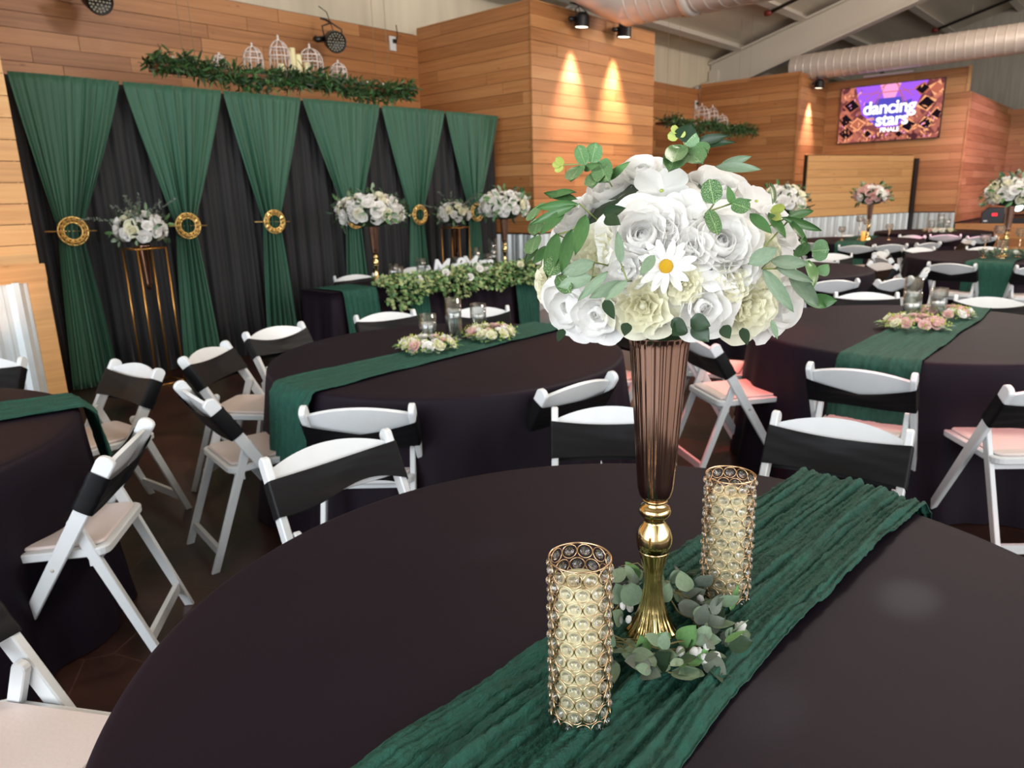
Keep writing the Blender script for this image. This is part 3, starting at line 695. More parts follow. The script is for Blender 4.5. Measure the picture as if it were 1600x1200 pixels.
# left table
chair(0.88, 2.60, 142, 'white folding chair seen side-on nearest the camera at the left table', 0)
chair(1.39, 3.83, 186, 'white folding chair at the left table beside the first gold ring stand', 0)
chair(0.93, 4.72, 222, 'white folding chair at the left edge below the corrugated wall', 0)
# table before the head table
chair(1.30, 3.05, -9, 'white folding chair side-on at the left of the table before the head table', 0)
chair(1.77, 3.92, -56, 'white folding chair next to the left gold stand, turned half away', 0)
chair(2.39, 4.24, -83, 'white folding chair under the third green drape, behind the table edge', 3)
chair(3.19, 4.10, -108, 'white folding chair in front of the left half of the head table', 0)
chair(3.74, 3.70, -128, 'white folding chair behind the glass candle cylinders, before the right half of the head table', 3)
chair(1.59, 2.26, 41, 'white folding chair with dipped sash, back to the camera, at the green runner end', 1)
chair(2.42, 1.79, 82, 'white folding chair turned back to back with the one behind the gold vase', 0)
chair(3.86, 2.42, 165, 'white folding chair in pink light between two tables, left of the gold vase trumpet', 0)
# table with pink flower rings
chair(3.56, 1.86, -36, 'white folding chair with pink lit seat right of the gold vase', 0)
chair(4.15, 2.32, -72, 'white folding chair in pink light behind the one right of the gold vase', 0)
chair(3.32, 0.93, 5, 'white folding chair with dipped sash facing the runner of the right table', 1)
chair(3.47, 0.21, 40, 'white folding chair cut off at the right edge', 0)
chair(5.89, 1.66, 207, 'white folding chair behind the pink flower rings, left one on the far side', 0)
chair(6.05, 0.87, 185, 'white folding chair behind the pink flower rings, right one on the far side', 3)
# head table
chair(4.72, 6.55, -112, 'white folding chair turned askew behind the left of the head table', 2)
chair(5.62, 6.62, -95, 'white folding chair behind the middle of the head table', 1)
# far tables
far = [(6.58, 2.12, 45, 'white folding chair half hidden by the right side of the big bouquet', 1),
 (6.94, 1.72, 68, 'white folding chair with deep dipped sash just beyond the pink flower table', 1),
 (7.75, 1.66, 100, 'white folding chair seen edge-on beyond the glass candle cylinders at the right', 0),
 (8.55, 1.62, -5, 'white folding chair with wide dipped sash left of the hanging green runner', 1),
 (8.62, 0.86, 25, 'white folding chair right of the hanging green runner at the right edge', 1),
 (8.35, 2.20, 140, 'white folding chair with amber lit back, nearer of the two in a row', 1),
 (9.02, 2.42, -52, 'white folding chair with amber lit back, farther of the two in a row', 1),
 (9.30, 3.05, 200, 'white folding chair tilted to the left behind the table hidden by the bouquet', 1),
 (10.75, 3.22, 15, 'white folding chair with brown shaded back below the small pink bouquet', 1),
 (11.1, 2.86, 38, 'white folding chair with pale blue back right of the small pink bouquet', 1),
 (10.62, 2.42, -130, 'white folding chair on the far left side of the right edge table', 3),
 (11.6, 2.50, 62, 'white folding chair with rounded back in the middle of the far cluster', 1),
 (11.02, 1.72, 193, 'white folding chair behind the tall bouquet at the right edge', 3),
 (13.3, 3.12, 160, 'white folding chair lit magenta pink at the far table', 3),
 (13.55, 2.70, 20, 'white folding chair left of the magenta lit seat at the farthest table', 1),
 (13.3, 2.15, 40, 'white folding chair lit rose pink at the farthest table', 1),
 (12.25, 2.12, 115, 'white folding chair seen side-on below the stage front', 0),
 (8.55, 2.95, 180, 'white folding chair on the far side of the table behind the big bouquet', 3),
 (11.05, 3.95, -18, 'white folding chair at the left of the far table with the pink bouquet', 1),
 (13.1, 4.05, 205, 'white folding chair before the corrugated foot of the barn door', 3),
 (12.3, 4.75, 262, 'white folding chair at the alcove side of the far table', 3),
 (9.82, 2.66, -92, 'white folding chair edge-on behind the amber lit chairs', 1)]
for f_ in far: chair(f_[0], f_[1], f_[2], f_[3], f_[4], False)

# ================================================================ flowers: shared petals and leaves
def petal_fn(w=0.5, h=1.0, bulge=0.2, cup=0.25, lip=0.1, ruf=0.0, ph=0.0, base=0.35):
    def f(u, v):
        q = 2*u-1; p = base+(1-base)*sin(pi/2*min(1, v/0.65))
        y = bulge*sin(pi*v*0.8)+lip*v**3-cup*q*q*p+ruf*sin(6*q+ph)*v*v+0.4*ruf*sin(13*q+2*ph)*v**3
        return (w*q*p*(1-0.10*v**6), y, h*v*(1-0.24*q*q*v))
    return f
def petal(mat, nu=7, nv=7, **k): 
    return MB().grid(petal_fn(**k), nu, nv).mesh('petal', mat)
PET = {}
for mt, key in (('petalwhite', 'w'), ('petalcream', 'c')):
    PET[key+'in'] = petal(mt, w=0.42, h=0.8, bulge=0.22, cup=0.34, lip=-0.12)
    PET[key+'mid'] = petal(mt, w=0.52, h=0.95, bulge=0.24, cup=0.26, lip=0.04, ruf=0.02)
    PET[key+'out'] = petal(mt, 9, 8, w=0.62, h=1.05, bulge=0.16, cup=0.12, lip=0.22, ruf=0.05, ph=1)
    PET[key+'ruf'] = petal(mt, 10, 7, w=0.46, h=0.9, bulge=0.15, cup=0.22, lip=0.08, ruf=0.085, ph=2)
    PET[key+'flat'] = petal(mt, 8, 7, w=0.52, h=0.98, bulge=0.05, cup=0.05, lip=0.05, ruf=0.03, base=0.25)
    PET[key+'ray'] = petal(mt, 5, 6, w=0.15, h=1.0, bulge=0.05, cup=0.06, lip=0.04, base=0.45)
core_me = {k: MB().lathe([(0.0, -0.05), (0.10, 0.02), (0.13, 0.18), (0.10, 0.32), (0.04, 0.38), (0, 0.38)], 10).mesh('bud', m) for k, m in (('w', 'petalwhite'), ('c', 'petalcream'))}
eye_me = MB().lathe([(0.0, 0.0), (0.24, 0.02), (0.25, 0.1), (0.16, 0.17), (0, 0.19)], 14).mesh('flower_eye', 'daisyyellow')
dot_me = MB().lathe([(0.0, 0.0), (0.07, 0.01), (0.06, 0.07), (0, 0.09)], 8).mesh('flower_eye', 'leaflime')
KINDS = {
 'rose': ('rose', 'w', [(3, 3, 'in', 0.62), (4, 12, 'in', 0.75), (5, 24, 'mid', 0.86), (5, 44, 'mid', 1.0), (6, 66, 'out', 1.05)]),
 'ran': ('ranunculus', 'w', [(4, 2, 'in', 0.5), (5, 9, 'in', 0.66), (6, 18, 'in', 0.8), (7, 29, 'mid', 0.86), (7, 43, 'mid', 0.96), (6, 60, 'out', 1.0), (6, 78, 'out', 1.06)]),
 'peony': ('peony', 'c', [(5, 6, 'ruf', 0.6), (6, 20, 'ruf', 0.72), (7, 34, 'ruf', 0.82), (7, 52, 'ruf', 0.92), (6, 76, 'out', 1.0)]),
 'carn': ('carnation', 'c', [(6, 8, 'ruf', 0.6), (8, 30, 'ruf', 0.75), (9, 55, 'ruf', 0.9), (8, 82, 'ruf', 0.95)]),
 'hyd': ('hydrangea_floret', 'w', [(4, 74, 'flat', 1.08)]),
 'daisy': ('daisy', 'w', [(13, 74, 'ray', 1.0), (9, 66, 'ray', 0.8)]),
}
def bloom(parent, kind, loc, normal, R, seed):
    r = random.Random(seed); nm, ck, layers = KINDS[kind]
    q = Vector(normal).to_track_quat('Z', 'Y'); zs = 0.62
    depth = {'rose': 0.5, 'ran': 0.45, 'peony': 0.45, 'carn': 0.5, 'hyd': 0.1, 'daisy': 0.1}[kind]
    base = Vector(loc)-Vector(normal).normalized()*R*depth
    core = eye_me if kind == 'daisy' else dot_me if kind == 'hyd' else core_me[ck]
    b = ob(nm, core, parent); b.matrix_basis = Matrix.Translation(base) @ q.to_matrix().to_4x4() @ Matrix.Diagonal((R, R, R, 1))
    for li, (n, tilt, pk, sc) in enumerate(layers):
        ph = r.uniform(0, 6)
        for i in range(n):
            a = ph+2*pi*i/n+r.uniform(-0.12, 0.12); tl = radians(tilt+r.uniform(-5, 5)); s = sc*r.uniform(0.93, 1.07)
            Mx = Matrix.Rotation(a, 4, 'Z') @ Matrix.Translation((0, 0.02+0.035*li, 0.0)) @ Matrix.Rotation(-tl, 4, 'X') @ Matrix.Diagonal((s, s, s, 1))
            ob('petal', PET[ck+pk], b, M=Mx)
    return b
def leaf_mesh(kind, mat):
    mb = MB()
    def f(u, v):
        q = 2*u-1
        if kind == 'round': hw = 0.5*sqrt(max(0, 1-(2*v-1)**2))**0.9
        elif kind == 'long': hw = 0.5*(sin(pi*v**0.85))**0.75
        else: hw = 0.5*(sin(pi*v**0.7))**0.8
        return (hw*q, v, 0.05*q*q*0.6-0.10*(v-0.35)**2+0.03)
    mb.grid(f, 6, 8); return mb.mesh('leaf', mat)
LF = {'r': leaf_mesh('round', 'leafround'), 'v': leaf_mesh('round', 'leafvein'), 'd': leaf_mesh('ovate', 'leafdark'), 'l': leaf_mesh('long', 'leafmid'),
      's': leaf_mesh('long', 'leafsage'), 'y': leaf_mesh('round', 'leaflime'), 'o': leaf_mesh('ovate', 'leaffresh'), 'k': leaf_mesh('ovate', 'leafdusk'), 'e': leaf_mesh('round', 'leafsage'), 'g': leaf_mesh('ovate', 'leafsage')}
def leaf_between(parent, kind, A, B, width, out, name='leaf'):
    A = Vector(A); B = Vector(B); y = B-A; L = y.length; y.normalize(); z = Vector(out); z = (z-y*z.dot(y))
    if z.length < 1e-4: z = y.orthogonal()
    z.normalize(); x = y.cross(z)
    Mx = Matrix(((x.x*width, y.x*L, z.x*L, A.x), (x.y*width, y.y*L, z.y*L, A.y), (x.z*width, y.z*L, z.z*L, A.z), (0, 0, 0, 1)))
    return ob(name, LF[kind], parent, M=Mx)
# ---------------- tall gold vases
def flute(n, a, z0, z1):
    return lambda z, t: a*(abs(sin(n*t/2))-0.5)*max(0, min(1, (z-z0)/(0.25*(z1-z0)+1e-6)))*max(0, min(1, (z1-z)/(0.1*(z1-z0))))
TR = [(0.0, 0.268), (0.020, 0.268), (0.027, 0.276), (0.0305, 0.29), (0.033, 0.33), (0.037, 0.40), (0.042, 0.47), (0.0455, 0.52), (0.048, 0.545), (0.0505, 0.553), (0.051, 0.557), (0.048, 0.557), (0.044, 0.52), (0.03, 0.32), (0.0, 0.30)]
NK = [(0.017, 0.262), (0.0215, 0.266), (0.021, 0.27), (0.016, 0.2605), (0.024, 0.256), (0.0275, 0.249), (0.027, 0.243), (0.022, 0.236), (0.0165, 0.231), (0.0185, 0.226), (0.0265, 0.214), (0.031, 0.200), (0.0312, 0.190), (0.028, 0.174)]
BS = [(0.028, 0.175), (0.023, 0.158), (0.0175, 0.135), (0.0155, 0.115), (0.0165, 0.095), (0.0205, 0.07), (0.028, 0.045), (0.039, 0.022), (0.050, 0.008), (0.054, 0.003), (0.052, 0.0), (0, 0)]
def fine(prof, n):
    out = []
    for i in range(len(prof)-1):
        for j in range(n): t = j/n; out.append((prof[i][0]*(1-t)+prof[i+1][0]*t, prof[i][1]*(1-t)+prof[i+1][1]*t))
    return out+[prof[-1]]
tr_me = MB().lathe(fine(TR, 3), 112, flute=lambda z, t: 0.04*(abs(sin(14*t))-0.5)*(1 if 0.36 < z < 0.548 else max(0, (z-0.30)/0.06) if z <= 0.36 else 0)).mesh('trumpet', 'bronze')
nk_me = MB().lathe(NK, 40).mesh('neck', 'gold')
bs_me = MB().lathe(fine(BS, 3), 96, flute=lambda z, t: 0.06*(abs(sin(8*t))-0.6)*max(0, min(1, (0.16-z)/0.04))).mesh('pedestal', 'gold')
def vase(x, y, z, label, s=1.0, group='tall gold trumpet vases'):
    t = thing('trumpet_vase', label, 'vase', (x, y, z), 0, group); t.scale = (s, s, s)
    ob('trumpet', tr_me, t); ob('neck', nk_me, t); ob('pedestal', bs_me, t)
    return t
# ---------------- simple rose for the distant flowers
def far_rose(mat, seed):
    r = random.Random(seed); mb = MB()
    for n, tilt, s, kw in ((3, 6, 0.75, dict(w=0.42, h=0.85, bulge=0.2, cup=0.32, lip=-0.1)), (4, 26, 0.9, dict(w=0.52, h=0.95, bulge=0.22, cup=0.25, lip=0.0)), (5, 56, 1.0, dict(w=0.6, h=1.0, bulge=0.14, cup=0.1, lip=0.15))):
        ph = r.uniform(0, 6)
        for i in range(n):
            Mx = Matrix.Rotation(ph+2*pi*i/n, 4, 'Z') @ Matrix.Rotation(-radians(tilt+r.uniform(-5, 5)), 4, 'X') @ Matrix.Scale(s, 4)
            mb.grid(petal_fn(**kw), 3, 3, M=Mx)
    return mb.mesh('rose', mat)
FR = {'w': [far_rose('petalwhite', i) for i in range(3)], 'c': [far_rose('petalcream', i+5) for i in range(2)], 'p': [far_rose('petalpink', i+9) for i in range(3)]}
def put_rose(parent, key, loc, normal, R, r):
    q = Vector(normal).to_track_quat('Z', 'Y').to_matrix().to_4x4(); n = Vector(normal).normalized()
    return ob('rose', r.choice(FR[key]), parent, M=Matrix.Translation(Vector(loc)-n*R*0.5) @ q @ Matrix.Rotation(r.uniform(0, 6), 4, 'Z') @ Matrix.Scale(R, 4))
def leaf_into(mb, p, d, out, L, W, mi=0):
    d = Vector(d).normalized(); z = Vector(out); z = z-d*z.dot(d); z = z.normalized() if z.length > 1e-4 else d.orthogonal().normalized(); x = d.cross(z); p = Vector(p)
    v = [p, p+d*L*0.35+x*W/2+z*0.04*L, p+d*L*0.35-x*W/2+z*0.04*L, p+d*L*0.4-z*0.02*L, p+d*L*0.75+x*W*0.36, p+d*L*0.75-x*W*0.36, p+d*L*0.75-z*0.05*L, p+d*L-z*0.12*L]
    mb.add(v, [(0, 3, 1), (0, 2, 3), (1, 3, 6, 4), (3, 2, 5, 6), (4, 6, 7), (6, 5, 7)], mi)
def rand_dir(r):
    while True:
        v = Vector((r.uniform(-1, 1), r.uniform(-1, 1), r.uniform(-1, 1)))
        if 0.05 < v.length < 1: return v.normalized()
def far_bouquet(x, y, z, rx, rz, n, R, label, seed, mix=('w', 'w', 'w', 'c'), leaves=90, sprig=0, group='bouquets on tall stands and vases', zmin=-0.45):
    r = random.Random(seed); t = thing('bouquet', label, 'bouquet', (x, y, z), 0, group)
    MB().lathe([(0, -rz*0.7), (rx*0.45, -rz*0.6), (rx*0.72, -rz*0.15), (rx*0.6, rz*0.4), (rx*0.25, rz*0.68), (0, rz*0.72)], 14).build('leaf_core', 'leafdark', t)
    ga = pi*(3-sqrt(5))
    for i in range(n):
        zz = 0.97-(0.97-zmin)*(i+0.5)/n; rr = sqrt(1-zz*zz); a = i*ga+r.uniform(-0.2, 0.2)
        nrm = Vector((rr*cos(a), rr*sin(a), zz)); f = r.uniform(0.8, 0.95)
        put_rose(t, r.choice(mix), (nrm.x*rx*f, nrm.y*rx*f, nrm.z*rz*f), (nrm.x/rx, nrm.y/rx, nrm.z/rz), R*r.uniform(0.85, 1.15), r)
    mb = MB()
    for i in range(leaves):
        d = rand_dir(r)
        if d.z < zmin-0.15: continue
        p = Vector((d.x*rx, d.y*rx, d.z*rz))*r.uniform(0.85, 1.02); e = (d+rand_dir(r)*0.8)
        leaf_into(mb, p, e, d, R*r.uniform(0.8, 1.5), R*r.uniform(0.35, 0.6), r.randint(0, 2))
    for i in range(sprig):
        a = r.uniform(2.2, 5.6); d = Vector((cos(a), sin(a), r.uniform(0.3, 1.2))).normalized(); p = Vector((d.x*rx*0.6, d.y*rx*0.6, d.z*rz*0.6))
        for k in range(16):
            p += d*rx*0.085; d = (d+Vector((0, 0, -0.03))).normalized()
            for s in (-1, 1): leaf_into(mb, p, d+rand_dir(r)*0.9, rand_dir(r), R*0.5, R*0.2, 3)
    mb.build('foliage', ['leafdark', 'leafmid', 'leafsage', 'leafdusk'], t)
    return t
BLOOMS = [['rose', 0.965, 0.654, 1.558, 0.0496], ['rose', 0.986, 0.614, 1.588, 0.039], ['hyd', 0.94, 0.552, 1.555, 0.0367], ['hyd', 0.919, 0.501, 1.529, 0.0264], ['rose', 1.044, 0.517, 1.56, 0.0481], ['ran', 0.861, 0.534, 1.496, 0.0487], ['ran', 0.924, 0.448, 1.486, 0.0496], ['peony', 0.837, 0.59, 1.472, 0.0401], ['rose', 0.929, 0.704, 1.522, 0.0402], ['daisy', 0.858, 0.494, 1.455, 0.035], ['carn', 0.87, 0.47, 1.431, 0.0273], ['carn', 0.923, 0.427, 1.427, 0.0276], ['rose', 0.837, 0.644, 1.391, 0.0433], ['rose', 0.83, 0.588, 1.385, 0.0362], ['peony', 0.891, 0.732, 1.408, 0.0368], ['peony', 0.841, 0.519, 1.4, 0.0426], ['rose', 0.889, 0.452, 1.398, 0.038], ['peony', 0.958, 0.415, 1.393, 0.0461], ['rose', 1.07, 0.412, 1.383, 0.0479], ['peony', 0.995, 0.416, 1.469, 0.033], ['rose', 1.079, 0.433, 1.501, 0.038], ['hyd', 1.067, 0.464, 1.536, 0.0305], ['rose', 0.887, 0.473, 1.48, 0.0282], ['rose', 0.835, 0.545, 1.451, 0.0261], ['rose', 0.933, 0.425, 1.448, 0.0259], ['rose', 0.886, 0.508, 1.509, 0.026]]
LEAVES = [['r', 0.938, 0.673, 1.596, 0.935, 0.663, 1.626, 0.0264], ['r', 0.932, 0.68, 1.594, 0.918, 0.684, 1.623, 0.0215], ['r', 0.927, 0.687, 1.59, 0.856, 0.651, 1.569, 0.0274], ['o', 0.934, 0.681, 1.588, 0.882, 0.615, 1.592, 0.0118], ['r', 0.947, 0.663, 1.593, 0.842, 0.575, 1.565, 0.0332], ['r', 0.954, 0.66, 1.584, 0.832, 0.597, 1.558, 0.0334], ['o', 0.895, 0.613, 1.571, 0.883, 0.568, 1.593, 0.0129], ['y', 0.909, 0.705, 1.595, 0.898, 0.711, 1.606, 0.0117], ['y', 0.909, 0.705, 1.593, 0.901, 0.716, 1.586, 0.0108], ['y', 0.906, 0.708, 1.595, 0.896, 0.717, 1.596, 0.0098], ['r', 1.011, 0.561, 1.606, 0.88, 0.507, 1.577, 0.0344], ['r', 1.008, 0.563, 1.613, 0.896, 0.511, 1.587, 0.0305], ['r', 1.01, 0.556, 1.618, 1.012, 0.539, 1.635, 0.0323], ['r', 1.015, 0.553, 1.607, 0.922, 0.48, 1.586, 0.0324], ['d', 1.008, 0.557, 1.622, 1.006, 0.544, 1.646, 0.036], ['r', 1.017, 0.546, 1.612, 0.956, 0.49, 1.601, 0.0266], ['y', 1.002, 0.562, 1.628, 0.994, 0.576, 1.633, 0.0142], ['y', 1.003, 0.561, 1.629, 1.003, 0.555, 1.639, 0.0142], ['y', 0.999, 0.563, 1.634, 0.993, 0.568, 1.645, 0.0113], ['d', 1.017, 0.539, 1.621, 1.033, 0.497, 1.628, 0.0151], ['d', 1.017, 0.543, 1.616, 1.04, 0.489, 1.618, 0.0133], ['s', 0.998, 0.499, 1.583, 1.009, 0.435, 1.577, 0.0156], ['s', 1.04, 0.513, 1.587, 1.053, 0.47, 1.598, 0.0133], ['l', 0.854, 0.634, 1.538, 0.851, 0.711, 1.533, 0.0146], ['l', 0.862, 0.64, 1.543, 0.894, 0.731, 1.554, 0.0138], ['l', 0.852, 0.638, 1.535, 0.826, 0.704, 1.509, 0.0146], ['l', 0.853, 0.66, 1.528, 0.8, 0.665, 1.496, 0.0167], ['l', 0.826, 0.653, 1.496, 0.774, 0.63, 1.439, 0.0229], ['l', 0.822, 0.624, 1.502, 0.772, 0.603, 1.446, 0.0197], ['l', 0.833, 0.608, 1.521, 0.778, 0.585, 1.472, 0.0204], ['r', 0.892, 0.737, 1.535, 0.828, 0.701, 1.515, 0.0299], ['r', 0.891, 0.74, 1.512, 0.803, 0.676, 1.494, 0.0241], ['r', 0.858, 0.719, 1.488, 0.793, 0.674, 1.469, 0.0273], ['l', 0.842, 0.705, 1.477, 0.796, 0.689, 1.458, 0.0134], ['l', 0.822, 0.667, 1.479, 0.787, 0.667, 1.457, 0.0148], ['v', 0.807, 0.633, 1.468, 0.774, 0.627, 1.443, 0.0288], ['v', 0.8, 0.632, 1.44, 0.77, 0.586, 1.423, 0.0216], ['l', 0.903, 0.724, 1.546, 0.832, 0.623, 1.554, 0.0139], ['s', 0.802, 0.571, 1.462, 0.773, 0.605, 1.447, 0.0207], ['s', 0.798, 0.571, 1.443, 0.771, 0.609, 1.43, 0.0207], ['s', 0.802, 0.549, 1.45, 0.771, 0.576, 1.413, 0.0136], ['s', 0.806, 0.526, 1.438, 0.772, 0.558, 1.418, 0.0169], ['s', 0.807, 0.522, 1.44, 0.776, 0.536, 1.416, 0.0118], ['s', 0.809, 0.533, 1.461, 0.799, 0.532, 1.504, 0.0126], ['d', 0.835, 0.577, 1.524, 0.818, 0.532, 1.532, 0.0174], ['d', 0.832, 0.572, 1.519, 0.803, 0.53, 1.511, 0.0191], ['s', 0.827, 0.494, 1.471, 0.793, 0.494, 1.449, 0.015], ['v', 0.912, 0.456, 1.534, 0.903, 0.46, 1.566, 0.028], ['v', 0.898, 0.456, 1.525, 0.862, 0.423, 1.496, 0.0185], ['v', 0.936, 0.441, 1.534, 0.916, 0.407, 1.526, 0.0205], ['o', 0.936, 0.441, 1.534, 0.914, 0.439, 1.557, 0.0111], ['o', 0.94, 0.438, 1.533, 0.929, 0.411, 1.538, 0.0086], ['y', 0.997, 0.413, 1.522, 0.981, 0.387, 1.526, 0.0141], ['y', 0.996, 0.41, 1.517, 0.955, 0.382, 1.511, 0.0123], ['l', 0.948, 0.421, 1.519, 0.929, 0.382, 1.495, 0.0154], ['l', 0.983, 0.411, 1.518, 0.95, 0.372, 1.488, 0.0148], ['l', 1.012, 0.407, 1.514, 1.089, 0.375, 1.491, 0.0124], ['l', 1.022, 0.404, 1.51, 1.086, 0.388, 1.519, 0.0125], ['l', 1.037, 0.404, 1.507, 0.997, 0.36, 1.478, 0.0108], ['s', 0.913, 0.404, 1.457, 0.93, 0.374, 1.477, 0.0217], ['s', 0.946, 0.39, 1.459, 0.987, 0.354, 1.453, 0.0187], ['s', 0.93, 0.393, 1.45, 0.959, 0.358, 1.391, 0.0185], ['s', 0.981, 0.379, 1.446, 1.039, 0.354, 1.39, 0.0226], ['s', 0.954, 0.386, 1.451, 1.0, 0.35, 1.428, 0.0136], ['r', 1.087, 0.386, 1.462, 1.09, 0.362, 1.464, 0.0318], ['r', 1.057, 0.388, 1.466, 0.98, 0.364, 1.485, 0.0202], ['r', 1.024, 0.381, 1.46, 0.992, 0.362, 1.481, 0.0214], ['o', 1.085, 0.39, 1.445, 1.001, 0.35, 1.419, 0.0207], ['l', 1.077, 0.383, 1.39, 1.083, 0.343, 1.393, 0.0227], ['l', 1.027, 0.376, 1.406, 1.079, 0.357, 1.383, 0.0163], ['o', 1.086, 0.372, 1.428, 1.089, 0.361, 1.444, 0.0187], ['v', 1.068, 0.45, 1.556, 0.96, 0.396, 1.532, 0.0094], ['d', 0.847, 0.458, 1.381, 0.817, 0.459, 1.371, 0.0219], ['d', 0.855, 0.448, 1.383, 0.851, 0.424, 1.361, 0.0252], ['d', 0.851, 0.451, 1.388, 0.846, 0.42, 1.383, 0.0235], ['d', 0.836, 0.47, 1.388, 0.828, 0.442, 1.375, 0.0185], ['d', 0.912, 0.407, 1.372, 0.899, 0.393, 1.352, 0.0137], ['d', 0.81, 0.631, 1.363, 0.787, 0.623, 1.349, 0.0129], ['s', 0.958, 0.387, 1.378, 0.945, 0.372, 1.355, 0.0087], ['d', 0.799, 0.551, 1.412, 0.782, 0.524, 1.391, 0.0155], ['d', 0.886, 0.422, 1.377, 0.871, 0.405, 1.364, 0.017], ['d', 0.811, 0.523, 1.382, 0.79, 0.514, 1.369, 0.0154]]

# ================================================================ foreground centrepiece
ZC = 0.774
VX, VY = 1.01, 0.59
vase(VX, VY, ZC, 'tall fluted gold trumpet vase in the middle of the foreground table')
bq = thing('bouquet', 'large foreground bouquet of white silk roses, peonies and eucalyptus', 'bouquet', (VX, VY, ZC+0.55))
bo = Vector((VX, VY, ZC+0.55)); bc = Vector((VX, VY, 1.42))
MB().lathe([(0, -0.02), (0.04, -0.01), (0.075, 0.035), (0.125, 0.09), (0.14, 0.15), (0.10, 0.21), (0.05, 0.24), (0, 0.245)], 24).build('leaf_core', 'leafdark', bq)
camv = Vector((0, 0, EYE))
for i, (k, x, y, z, R) in enumerate(BLOOMS):
    p = Vector((x, y, z)); e = p-bc; nrm = Vector((e.x/0.19**2, e.y/0.19**2, e.z/0.15**2)).normalized()
    tilt = {'hyd': 0.5, 'daisy': 0.6, 'ran': 0.45}.get(k, 0.5); nrm = (nrm+(camv-p).normalized()*tilt).normalized()
    bloom(bq, k, p-bo, nrm, R*1.1, 100+i)
r5 = random.Random(55)
for i in range(20):                                   # the far side of the dome
    a = HEAD+r5.uniform(-1.5, 1.5); el = r5.uniform(-0.35, 1.0); d = Vector((cos(a)*cos(el), sin(a)*cos(el), sin(el)))
    bloom(bq, r5.choice(('rose', 'rose', 'peony')), Vector((d.x*0.175, d.y*0.175, d.z*0.145))+bc-bo, d, r5.uniform(0.038, 0.048), 300+i)
for (k, ax, ay, az, bx, by, bz, wd) in LEAVES:
    A = Vector((ax, ay, az)); B = Vector((bx, by, bz)); out = ((A+B)/2-bc).normalized()*0.5+(camv-A).normalized()*1.6+rand_dir(r5)*0.35
    leaf_between(bq, k, A-bo, B-bo, wd, out)
def spx(*pts):                                        # thin stems through a few points of the dome
    MB().tube([Vector(p)-bo for p in pts], 0.0012, 5).build('stem', 'stem', bq)
def mid(i): L = LEAVES[i]; return (L[1], L[2], L[3])
for ch in ((4, 3, 2, 1, 0, 7, 8), (10, 11, 12, 14), (23, 25, 26), (27, 28, 29), (38, 39, 40), (41, 42, 43), (47, 48, 49), (57, 58, 59), (60, 61, 62, 65)):
    pts = [Vector(mid(i)) for i in ch if i < len(LEAVES)]
    inner = bc+(pts[0]-bc)*0.6; spx(inner, *pts)
# wreath of eucalyptus around the vase foot
wr = thing('eucalyptus_wreath', 'loose eucalyptus wreath with white buds around the foreground vase foot', 'wreath', (VX, VY, ZC))
rw = random.Random(8)
mb = MB()
for k in range(5):
    ph = rw.uniform(0, 6); R0 = rw.uniform(0.082, 0.112); pts = []
    for i in range(40):
        a = 2*pi*i/40; q = R0+0.012*sin(3*a+ph)+0.006*sin(7*a+2*ph); pts.append((q*cos(a), q*sin(a), 0.018+0.012*sin(2*a+ph*2)+0.006*k*0.6))
    mb.tube(pts, 0.0016, 5, closed=True)
for k in range(9):
    a = rw.uniform(0, 6.28); pts = []; q = 0.1; z = 0.03
    for i in range(9):
        pts.append((q*cos(a), q*sin(a), z)); a += rw.uniform(0.05, 0.22); q += rw.uniform(-0.004, 0.012); z = max(0.012, z+rw.uniform(-0.012, 0.012))
    mb.tube(pts, 0.0008, 4)
mb.build('twigs', 'twig', wr)
for i in range(130):
    a = 2*pi*i/130*1.0+rw.uniform(-0.1, 0.1); q = rw.uniform(0.075, 0.145); p = Vector((q*cos(a), q*sin(a), rw.uniform(0.012, 0.05)))
    d = Vector((cos(a), sin(a), 0))*rw.uniform(-0.1, 0.75)+Vector((-sin(a), cos(a), 0))*rw.uniform(-1, 1)+Vector((0, 0, rw.uniform(-0.1, 0.75)))
    L = rw.uniform(0.026, 0.052); kind = rw.choice('kkgsgekkdog')
    wd = L*rw.uniform(0.6, 0.85) if kind != 's' else L*0.4
    out = Vector((cos(a)*0.4, sin(a)*0.4, 1))+rand_dir(rw)*0.5
    B = p+d.normalized()*L; B.z = max(B.z, 0.008)
    leaf_between(wr, kind, p, B, wd, out)
# a few large leaves standing up behind the foot and out over the runner
lv = Vector((-0.67, 0.742, 0))                        # towards picture left
fwd = Vector((0.742, 0.67, 0))
for (u, f, z, du, df, dz, w_, k) in ((0.05, 0.03, 0.05, 0.012, 0.0, 0.042, 0.036, 'g'), (0.035, 0.02, 0.05, 0.0, 0.0, 0.048, 0.040, 'e'), (0.055, 0.0, 0.03, 0.02, -0.02, 0.036, 0.03, 'g'), (-0.025, 0.03, 0.05, -0.012, 0, 0.04, 0.026, 'g'),
        (0.03, -0.085, 0.02, 0.01, -0.012, 0.05, 0.030, 'o'), (-0.035, -0.07, 0.03, -0.02, -0.02, 0.05, 0.036, 'o'), (-0.085, -0.02, 0.025, -0.04, 0.0, 0.02, 0.034, 'k'), (-0.115, -0.03, 0.02, -0.03, -0.03, 0.0, 0.036, 'k'),
        (-0.15, 0.03, 0.03, -0.012, 0.0, 0.055, 0.012, 'o'), (-0.05, 0.02, 0.05, -0.05, -0.02, -0.01, 0.032, 'k'), (-0.06, -0.06, 0.035, -0.045, -0.01, 0.0, 0.03, 'g'), (-0.07, -0.10, 0.02, -0.025, -0.035, -0.004, 0.036, 'k'), (0.0, -0.10, 0.02, 0.012, -0.03, 0.0, 0.028, 'g')):
    A = lv*u+fwd*f+Vector((0, 0, z)); B = A+lv*du+fwd*df+Vector((0, 0, dz)); leaf_between(wr, k, A, B, w_, Vector((-0.5, -0.45, 0.75)))
